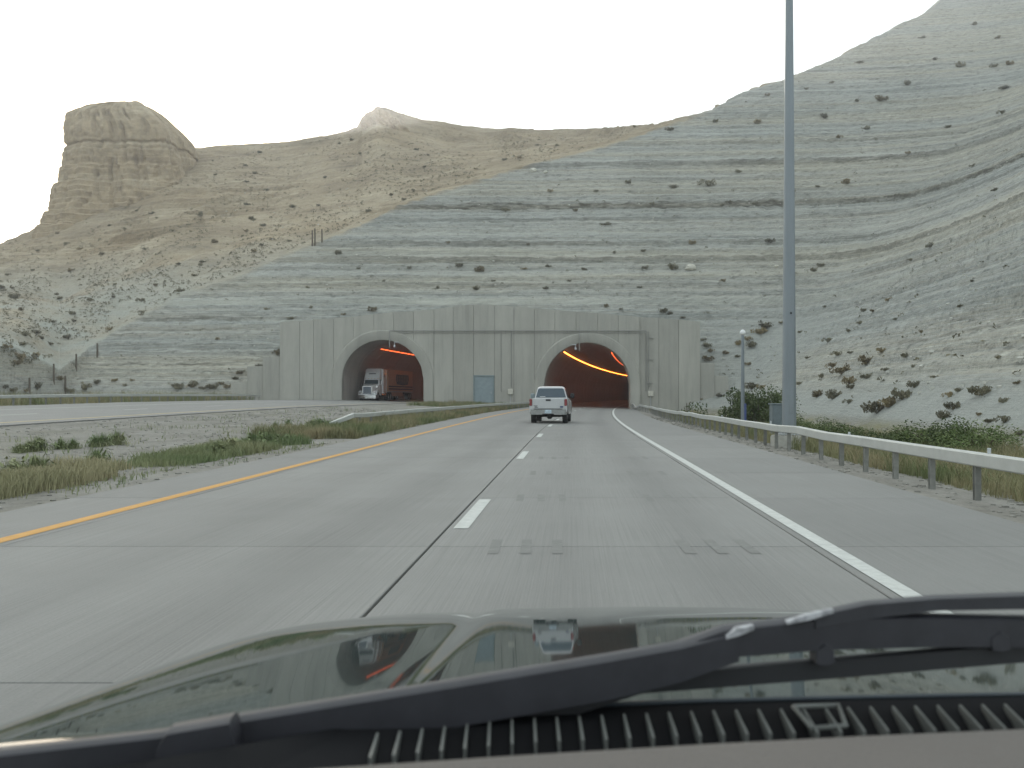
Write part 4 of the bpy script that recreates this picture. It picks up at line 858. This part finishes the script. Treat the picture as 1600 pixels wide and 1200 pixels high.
for q, (w_, z_) in enumerate(((.20, .94), (.15, .885), (.17, .845))): MB().box((-.66 + .02 * q, .026, z_), (w_, .012, .022)).build('badge', M_DARK, tg)
MB().box((.68, .026, .965), (.20, .012, .014), Matrix.Rotation(-.15, 3, 'Y')).build('badge', M_GALV, tg)
bp_ = MB(); bp_.loft([[(x_, -.02 + yo, z_) for x_, yo in ((-.97, .16), (-.90, .02), (-.45, -.05), (.45, -.05), (.90, .02), (.97, .16), (.97, .3), (-.97, .3))] for z_ in (.47, .52, .70, .745)]).build('rear_bumper', mat('painted_bumper', (.27, .275, .265), .4, .3), pk, smooth=30)
MB().box((0, -.085, .63), (.36, .02, .19), ch=.005).build('licence_plate', mat('licence_plate_face', (.42, .50, .55), .5, var=.4, scale=14), pk)
MB().box((0, -.06, .485), (.60, .10, .07), ch=.01).build('tow_hitch', M_UNDER, pk)
cabb = MB(); prof = [(2.16, .55), (2.16, 1.30), (3.98, 1.30), (5.35, 1.14), (5.55, 1.0), (5.58, .50), (5.2, .46)] + arch_pts(4.62, .46, .50) + [(4.0, .46), (2.4, .46)]
cabb.loft([[(xo * (1 - .035 * max(0, (zz - .9) / .4)), yy, zz) for yy, zz in prof] for xo in (-.99, -.96, .96, .99)]).build('body', M_PWHITE, pk, smooth=35)
def rr_ring(w, y0, y1, z, c): return [(-w + c, y0, z), (w - c, y0, z), (w, y0 + c, z), (w, y1 - c, z), (w - c, y1, z), (-w + c, y1, z), (-w, y1 - c, z), (-w, y0 + c, z)]
cb = MB().loft([rr_ring(.91, 2.17, 4.05, 1.28, .06), rr_ring(.885, 2.18, 3.98, 1.36, .06), rr_ring(.735, 2.27, 3.42, 1.86, .09), rr_ring(.68, 2.33, 3.34, 1.93, .10), rr_ring(.56, 2.45, 3.2, 1.965, .12)]).build('cab', M_PWHITE, pk, smooth=30)
def pane(pts, name='window', par=cb): MB().prism(pts, (0, -.012, 0)).build(name, M_GLASS, par)
pane([(-.815, 2.172, 1.37), (.815, 2.172, 1.37), (.70, 2.247, 1.80), (.62, 2.258, 1.86), (-.62, 2.258, 1.86), (-.70, 2.247, 1.80)], 'rear_window')
for sx in (-1, 1): MB().add([(sx * .895, 2.45, 1.37), (sx * .895, 3.7, 1.37), (sx * .755, 3.32, 1.82), (sx * .755, 2.5, 1.82)], [(0, 1, 2, 3)]).build('side_window', M_GLASS, cb)
MB().prism([(-.8, 4.0, 1.37), (.8, 4.0, 1.37), (.66, 3.5, 1.84), (-.66, 3.5, 1.84)], (0, .03, .03)).build('windshield', M_GLASS, cb)
MB().box((-.45, 2.155, 1.405), (.30, .012, .035)).build('window_sticker', mat('sticker_white', (.6, .6, .6), .6), cb)
for sx in (-.42, .42): MB().box((sx, 2.75, 1.45), (.5, .14, .5), ch=.05).build('seat', M_DARK, pk)
for sx in (-.83, .83): wheel(pk, sx, 1.12, .385, .27); wheel(pk, sx, 4.62, .385, .27)
MB().tube([(-.8, 1.12, .385), (-.16, 1.12, .385), (-.08, 1.12, .385), (.08, 1.12, .385), (.16, 1.12, .385), (.8, 1.12, .385)], [.05, .06, .16, .16, .06, .05], 12).build('rear_axle', M_UNDER, pk, smooth=40)
MB().box((0, 2.9, .58), (1.3, 5.0, .18)).build('chassis', M_UNDER, pk); MB().tube([(.45, .15, .50), (.45, 1.6, .48)], .035, 8).build('exhaust', M_UNDER, pk); MB().box((-.42, .35, .50), (.5, .4, .16), ch=.05).build('spare_tyre_carrier', M_UNDER, pk)

# ------------------------------------------------------------------ lorry leaving the left tunnel
PSI = R(7.0); tX, tY = (573.5 - 800) / F * 126.0, 126.0
tr = empty('semi_truck', (tX, tY, float(zl(tX - float(cx(tY)), tY))), math.pi - PSI); tag(tr, 'white semi tractor with chrome bumper pulling a trailer out of the left tunnel', 'truck')
M_TW = mat('white_truck_paint', (.80, .81, .82), .35, coat=.6, var=.04); M_TRL = mat('lamp_tinted_trailer_side', (.50, .30, .18), .5, var=.12, scale=1.5)  # sodium lamps' orange tint put into the trailer's colour
MB().loft([[(x_, yo, z_) for x_, yo in ((-1.2, -.35), (-1.12, -.06), (-.5, .05), (.5, .05), (1.12, -.06), (1.2, -.35), (1.2, -.5), (-1.2, -.5))] for z_ in (.25, .30, .64, .68)]).build('front_bumper', M_CHROME, tr, smooth=30)
hood_ = MB().loft([[(-w_, y_, .70), (-w_, y_, h_ - .2), (-w_ + .18, y_, h_), (w_ - .18, y_, h_), (w_, y_, h_ - .2), (w_, y_, .70)] for y_, w_, h_ in ((-.12, .66, 1.84), (-.3, .70, 1.90), (-1.2, .86, 2.0), (-2.1, 1.0, 2.12))]).build('hood', M_TW, tr, smooth=35)
MB().box((0, -.08, 1.30), (1.30, .10, 1.08), ch=.04).build('grille_frame', M_CHROME, hood_)
MB().box((0, -.02, 1.28), (1.02, .06, .88), ch=.02).build('grille', mat('grille_mesh', (.14, .16, .19), .35, .6, .3, 30), hood_)
for sx in (-1, 1):
    fd = MB().loft([[(sx * xa, y_, z_) for y_, z_ in ((-.2, .72), (-.22, 1.02), (-.5, 1.22), (-1.1, 1.30), (-1.7, 1.18), (-1.9, .75), (-1.75, .70), (-1.6, 1.0), (-1.1, 1.16), (-.6, 1.0), (-.5, .70))] for xa in (.66, 1.16, 1.21)]).build('fender', M_TW, tr, smooth=35)
    MB().box((sx * .95, -.15, .93), (.42, .12, .20), ch=.03).build('headlight', M_CHROME, tr)
    MB().tube([(sx * 1.02, -2.1, 1.9), (sx * 1.28, -2.1, 2.0)], .02, 6).box((sx * 1.33, -2.1, 2.25), (.12, .18, .62), ch=.03).build('mirror', M_CHROME, tr)
    MB().tube([(sx * 1.0, -.3, 1.3), (sx * 1.2, -.2, 1.72)], .015, 6).tube([(sx * 1.2, -.25, 1.74), (sx * 1.2, -.13, 1.74)], .13, 12).build('fender_mirror', M_CHROME, tr)
    MB().tube([(sx * 1.13, -3.75, .9), (sx * 1.13, -3.75, 4.0), (sx * 1.13, -3.85, 4.12)], .075, 12).build('exhaust_stack', M_CHROME, tr, smooth=40)
    MB().tube([(sx * 1.0, -2.6, .68), (sx * 1.0, -4.6, .68)], .31, 16).build('fuel_tank', M_CHROME, tr, smooth=40)
    wheel(tr, sx * 1.02, -1.1, .52, .30)
    for y_ in (-6.1, -7.35, -18.0, -19.25): wheel(tr, sx * .98, y_, .52, .55)
cab_ = MB().loft([[(-w_, yf, z_), (-w_ + .12, yf + .10, z_), (w_ - .12, yf + .10, z_), (w_, yf, z_), (w_, -3.6, z_), (-w_, -3.6, z_)] for z_, w_, yf in ((.95, 1.05, -2.15), (2.08, 1.05, -2.15), (2.66, 1.0, -2.42), (2.75, 1.0, -2.36), (3.4, 1.0, -2.72), (3.9, .95, -3.1), (4.08, .86, -3.4))]).build('cab', M_TW, tr, smooth=30)
MB().prism([(-.90, -2.02, 2.12), (.90, -2.02, 2.12), (.86, -2.28, 2.60), (-.86, -2.28, 2.60)], (0, .035, .02)).build('windshield', M_GLASS, cab_)
MB().box((0, -2.21, 2.70), (1.92, .22, .06), Matrix.Rotation(-.25, 3, 'X'), ch=.02).build('sun_visor', M_TW, cab_)
for q in (-.8, -.4, 0, .4, .8): MB().box((q, -2.28, 2.80), (.10, .07, .05), ch=.015).build('marker_light', mat('amber_lens', (.6, .3, .05), .3), cab_)
MB().box((0, -2.655, 3.42), (.92, .10, .13), Matrix.Rotation(.5, 3, 'X'), ch=.02).build('air_vent', M_DARK, cab_)
for sx in (-1, 1): MB().box((sx * 1.045, -2.85, 2.35), (.03, .75, .6), ch=.01).build('side_window', M_GLASS, cab_)
sl = MB().loft([[(-w_, -3.62, z_), (w_, -3.62, z_), (w_, -5.3, z_), (-w_, -5.3, z_)] for z_, w_ in ((.95, 1.2), (3.85, 1.2), (4.05, 1.1), (4.12, .95))]).build('sleeper', M_TW, tr, smooth=30)
for sx in (-1, 1): MB().box((sx * 1.205, -4.3, 3.2), (.02, .35, .45), ch=.008).build('window', M_GLASS, sl); MB().box((sx * 1.21, -5.22, 2.5), (.03, .18, 3.0)).build('fairing_edge', M_TW, sl)
MB().box((0, -10.5, .95), (.9, 19.0, .22)).build('frame', M_UNDER, tr)
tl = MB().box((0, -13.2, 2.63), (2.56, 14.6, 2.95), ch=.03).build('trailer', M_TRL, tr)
for sx in (-1, 1):
    for z_ in (1.50, 1.84): MB().box((sx * 1.285, -13.2, z_), (.012, 14.3, .16)).build('stripe', M_DARK, tl)
    em = MB().prism([(sx * 1.285, -10.4, 3.5), (sx * 1.285, -17.6, 3.5), (sx * 1.285, -17.9, 2.9), (sx * 1.285, -17.3, 2.15), (sx * 1.285, -14.2, 2.02), (sx * 1.285, -10.6, 2.15), (sx * 1.285, -10.1, 2.9)], (sx * .01, 0, 0)).build('emblem', M_DARK, tl)
    e2 = mat('emblem_detail', (.30, .15, .08), .6)
    for q in range(7):
        for z_, hh_ in ((3.14, .34), (2.68, .34)): MB().box((sx * 1.30, -11.0 - q * 1.02, z_ + .05 * math.sin(q)), (.012, .2, hh_), Matrix.Rotation(.25 * (-1) ** q, 3, 'X')).build('emblem_stroke', e2, em)
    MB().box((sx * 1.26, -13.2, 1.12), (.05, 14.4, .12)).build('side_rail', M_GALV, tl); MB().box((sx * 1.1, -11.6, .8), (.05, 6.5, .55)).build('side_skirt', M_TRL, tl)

# ------------------------------------------------------------------ the car that carries the camera: bonnet, wipers, cowl, dashboard top
CH = R(3.4); car = empty('car', (0, 0, 0)); tag(car, 'dark grey green car bonnet with black wipers and cowl grille in front of the dashboard', 'car')
fwd = Vector((math.sin(CH), math.cos(CH), 0)); rgt = Vector((math.cos(CH), -math.sin(CH), 0))
def L(x, y, z): p = rgt * x + fwd * y; return (p.x, p.y, z)
def hood_z(x, y):
    xc = x - .25 + .05 * float(sstep(-.3, -.6, x)); ye = y + .38 * (min(1.0, abs(xc) / .86)) ** 4
    z = 1.153 - .119 * (ye - 1) - .108 * max(0, ye - 1.7) ** 2 + .119 * (ye - y) * .9
    if ye > 2.2: z -= 1.1 * (ye - 2.2) ** 2
    z += .007 * float(sstep(.45, .40, abs(xc))) - .003 * math.exp(-((abs(xc) - .43) / .035) ** 2) + .006 * float(sstep(.0, .3, .36 - abs(xc)))
    yr = float(np.interp(x, [-.65, -.3, .2], [.80, .84, .94])); z -= .06 * (max(0, yr - y) / .1) ** 2
    e = max(0, abs(xc) - .55) / .31; return z - .030 * e ** 2 - .085 * e ** 7
xs_ = np.concatenate([np.linspace(-.70, -.45, 24), np.linspace(-.44, .0, 46), np.linspace(.02, .5, 22), np.linspace(.51, .95, 46), np.linspace(.96, 1.15, 20)]); ys_ = np.concatenate([np.linspace(.72, 1.7, 70), np.linspace(1.72, 2.55, 60)])
mb = MB(); n_ = len(xs_)
for y in ys_:
    for x in xs_: mb.v.append(L(x, y, hood_z(x, y)))
for i in range(len(ys_) - 1):
    for k in range(n_ - 1): mb.f.append((i * n_ + k, i * n_ + k + 1, (i + 1) * n_ + k + 1, (i + 1) * n_ + k)); mb.m.append(0)
def skirt(idx):
    b = len(mb.v)
    for i in idx: x, y, z = mb.v[i]; mb.v.append((x, y, .62))
    for k in range(len(idx) - 1): mb.f.append((idx[k], idx[k + 1], b + k + 1, b + k)); mb.m.append(0)
skirt([i * n_ for i in range(len(ys_))]); skirt([i * n_ + n_ - 1 for i in range(len(ys_))]); skirt([(len(ys_) - 1) * n_ + k for k in range(n_)])
M_HOOD = mat('grey_green_car_paint', (.030, .042, .040), .5, 0.0, .05, 3, coat=1.0, spec=0.0); M_HOOD.node_tree.nodes['Principled BSDF'].inputs['Coat IOR'].default_value = 1.46
hd_ = mb.build('bonnet', M_HOOD, car, smooth=50)
# dark gap where the bonnet ends and the black cowl begins
def Z(u, v, z): Y = (EYE - z) * F / (v - HV); return ((u - 800) / F * Y, Y, z)
cow = MB()
top = [Z(u, v, 1.185) for u, v in ((-60, 1235), (250, 1185), (560, 1132), (820, 1110), (1100, 1099), (1350, 1093), (1660, 1087))]
low = [Z(u, v, 1.165) for u, v in ((-60, 1330), (250, 1290), (560, 1260), (820, 1235), (1100, 1220), (1350, 1208), (1660, 1195))]
cow.loft([[a, (a[0], a[1] + .012, a[2] - .02), (b[0], b[1], b[2] - .03), b] for a, b in zip(top, low)], cap=True)
cw = cow.build('cowl_panel', mat('matt_black_cowl', (.006, .006, .007), .8, spec=.15), car)
MB().tube([(p[0], p[1] + .004, p[2] + .001) for p in top[3:]], .0022, 6).build('edge_highlight', mat('edge_highlight_gloss', (.05, .06, .07), .12, .3), cw, smooth=True)  # glossy bead added to draw the highlight along the bonnet's rear edge
M_SLAT = mat('grey_slat', (.13, .135, .125), .5)
for i in range(34):
    u = 590 + i * 35; vt = float(np.interp(u, [560, 820, 1100, 1350, 1660], [1148, 1122, 1110, 1104, 1098])); lean = np.interp(u, [560, 900, 1600], [-14, 6, 40])
    a = Vector(Z(u, vt, 1.186)); b = Vector(Z(u + lean, vt + 38, 1.188))
    d = (b - a); r_ = Vector((d.y, -d.x, 0)).normalized() * .0009
    MB().prism([a - r_, a + r_, b + r_, b - r_], (0, 0, -.012)).build('slat', M_SLAT, cw)
a = [Z(u, v, 1.187) for u, v in ((1240, 1104), (1310, 1102), (1322, 1134), (1268, 1138))]
MB().tube(a + [a[0]], .0022, 6).build('washer_nozzle_cover', M_SLAT, cw)
da = [Z(u, v, 1.205) for u, v in ((-100, 1245), (250, 1222), (500, 1201), (800, 1181), (1100, 1163), (1350, 1150), (1700, 1135))]
rings = [[p, (p[0], p[1] - .015, p[2] + .004), (p[0], p[1] - .12, p[2] + .002), (p[0], .34, 1.16), (p[0], .30, .95), (p[0], p[1] - .05, .95), (p[0], p[1] + .004, p[2] - .012)] for p in da]
MB().loft(rings).build('dashboard', mat('beige_dashboard_vinyl', (.115, .10, .088), .75, var=.08, scale=3, bump=.25, bscale=300), car, smooth=40)
M_WIPE = mat('wiper_black', (.024, .0235, .029), .5, var=.2, scale=30); M_CHIP = mat('worn_pale_metal', (.30, .30, .31), .6, var=.6, scale=120)
def bar(name, pts, par, wz, wy, m):               # pts: (u, v, Y)
    q = [Vector(P(*p)) for p in pts]; rings = []
    for i, c in enumerate(q):
        a, b = (wz[i] if hasattr(wz, '__len__') else wz) / 2, wy / 2
        rings.append([c + Vector(t) for t in ((0, -b, -a), (0, -b * .9, a * .8), (0, -b * .4, a), (0, b * .5, a), (0, b, a * .7), (0, b, -a))])
    return MB().loft(rings).build(name, m, par, smooth=35)
w1 = bar('wiper_arm', [(-60, 1203, .80), (255, 1168, .815), (380, 1148, .825), (700, 1098, .845), (950, 1055, .865), (1060, 1032, .875), (1150, 1005, .885)], car, [.026, .028, .034, .037, .036, .032, .026], .024, M_WIPE)
bar('wiper_blade', [(-80, 1228, .815), (250, 1196, .83), (600, 1150, .85), (900, 1096, .87), (1010, 1068, .88)], w1, [.016, .020, .022, .020, .012], .010, M_DARK)
bar('arm_clip', [(252, 1180, .80), (268, 1160, .80), (365, 1146, .805), (374, 1166, .805)], w1, [.018, .026, .030, .024], .030, M_WIPE)
w2 = bar('wiper_arm', [(945, 1056, .865), (1010, 1036, .875), (1130, 1000, .885), (1290, 985, .90), (1450, 983, .915), (1660, 985, .93)], car, [.010, .018, .026, .030, .028, .026], .022, M_WIPE)
bar('wiper_arm_spring', [(1270, 968, .895), (1350, 952, .905), (1460, 941, .915), (1660, 936, .93)], w2, [.012, .014, .012, .014], .018, M_WIPE)
bar('wiper_blade', [(900, 1083, .885), (1000, 1066, .89), (1300, 1042, .905), (1660, 1012, .93)], w2, [.010, .017, .018, .018], .012, M_DARK)
bar('blade_holder', [(960, 1052, .872), (985, 1054, .875), (1006, 1050, .878)], w2, [.014, .020, .022], .022, M_WIPE)
for (u, v, Y) in ((1284, 1018, .896), (1556, 997, .92)): bar('blade_holder', [(u - 14, v + 4, Y), (u, v, Y), (u + 14, v + 3, Y)], w2, [.012, .020, .012], .022, M_WIPE)
bar('worn_edge', [(1133, 994, .876), (1150, 986, .877), (1176, 979, .878)], w2, [.003, .007, .004], .010, M_CHIP)
bar('worn_edge', [(1228, 972, .884), (1262, 963, .886), (1300, 953, .89)], w2, [.002, .005, .003], .010, M_CHIP)

# ------------------------------------------------------------------ air: haze added for the glare veil, lit where the sun clears the ridge
hm = bpy.data.materials.new('glare_haze'); hm.use_nodes = True; hn = hm.node_tree.nodes; hl = hm.node_tree.links
for nd in list(hn):
    if nd.type == 'BSDF_PRINCIPLED': hn.remove(nd)
pv = hn.new('ShaderNodeVolumePrincipled'); pv.inputs['Color'].default_value = (.93, .95, 1.0, 1); pv.inputs['Density'].default_value = .0007; pv.inputs['Anisotropy'].default_value = .65
hl.new(pv.outputs[0], [nd for nd in hn if nd.type == 'OUTPUT_MATERIAL'][0].inputs['Volume'])
tag(MB().box((0, 0, 62.4), (3100, 3100, 130)).build('haze', hm), 'thin pale haze added to veil the hills with sun glare', 'haze', kind='stuff')
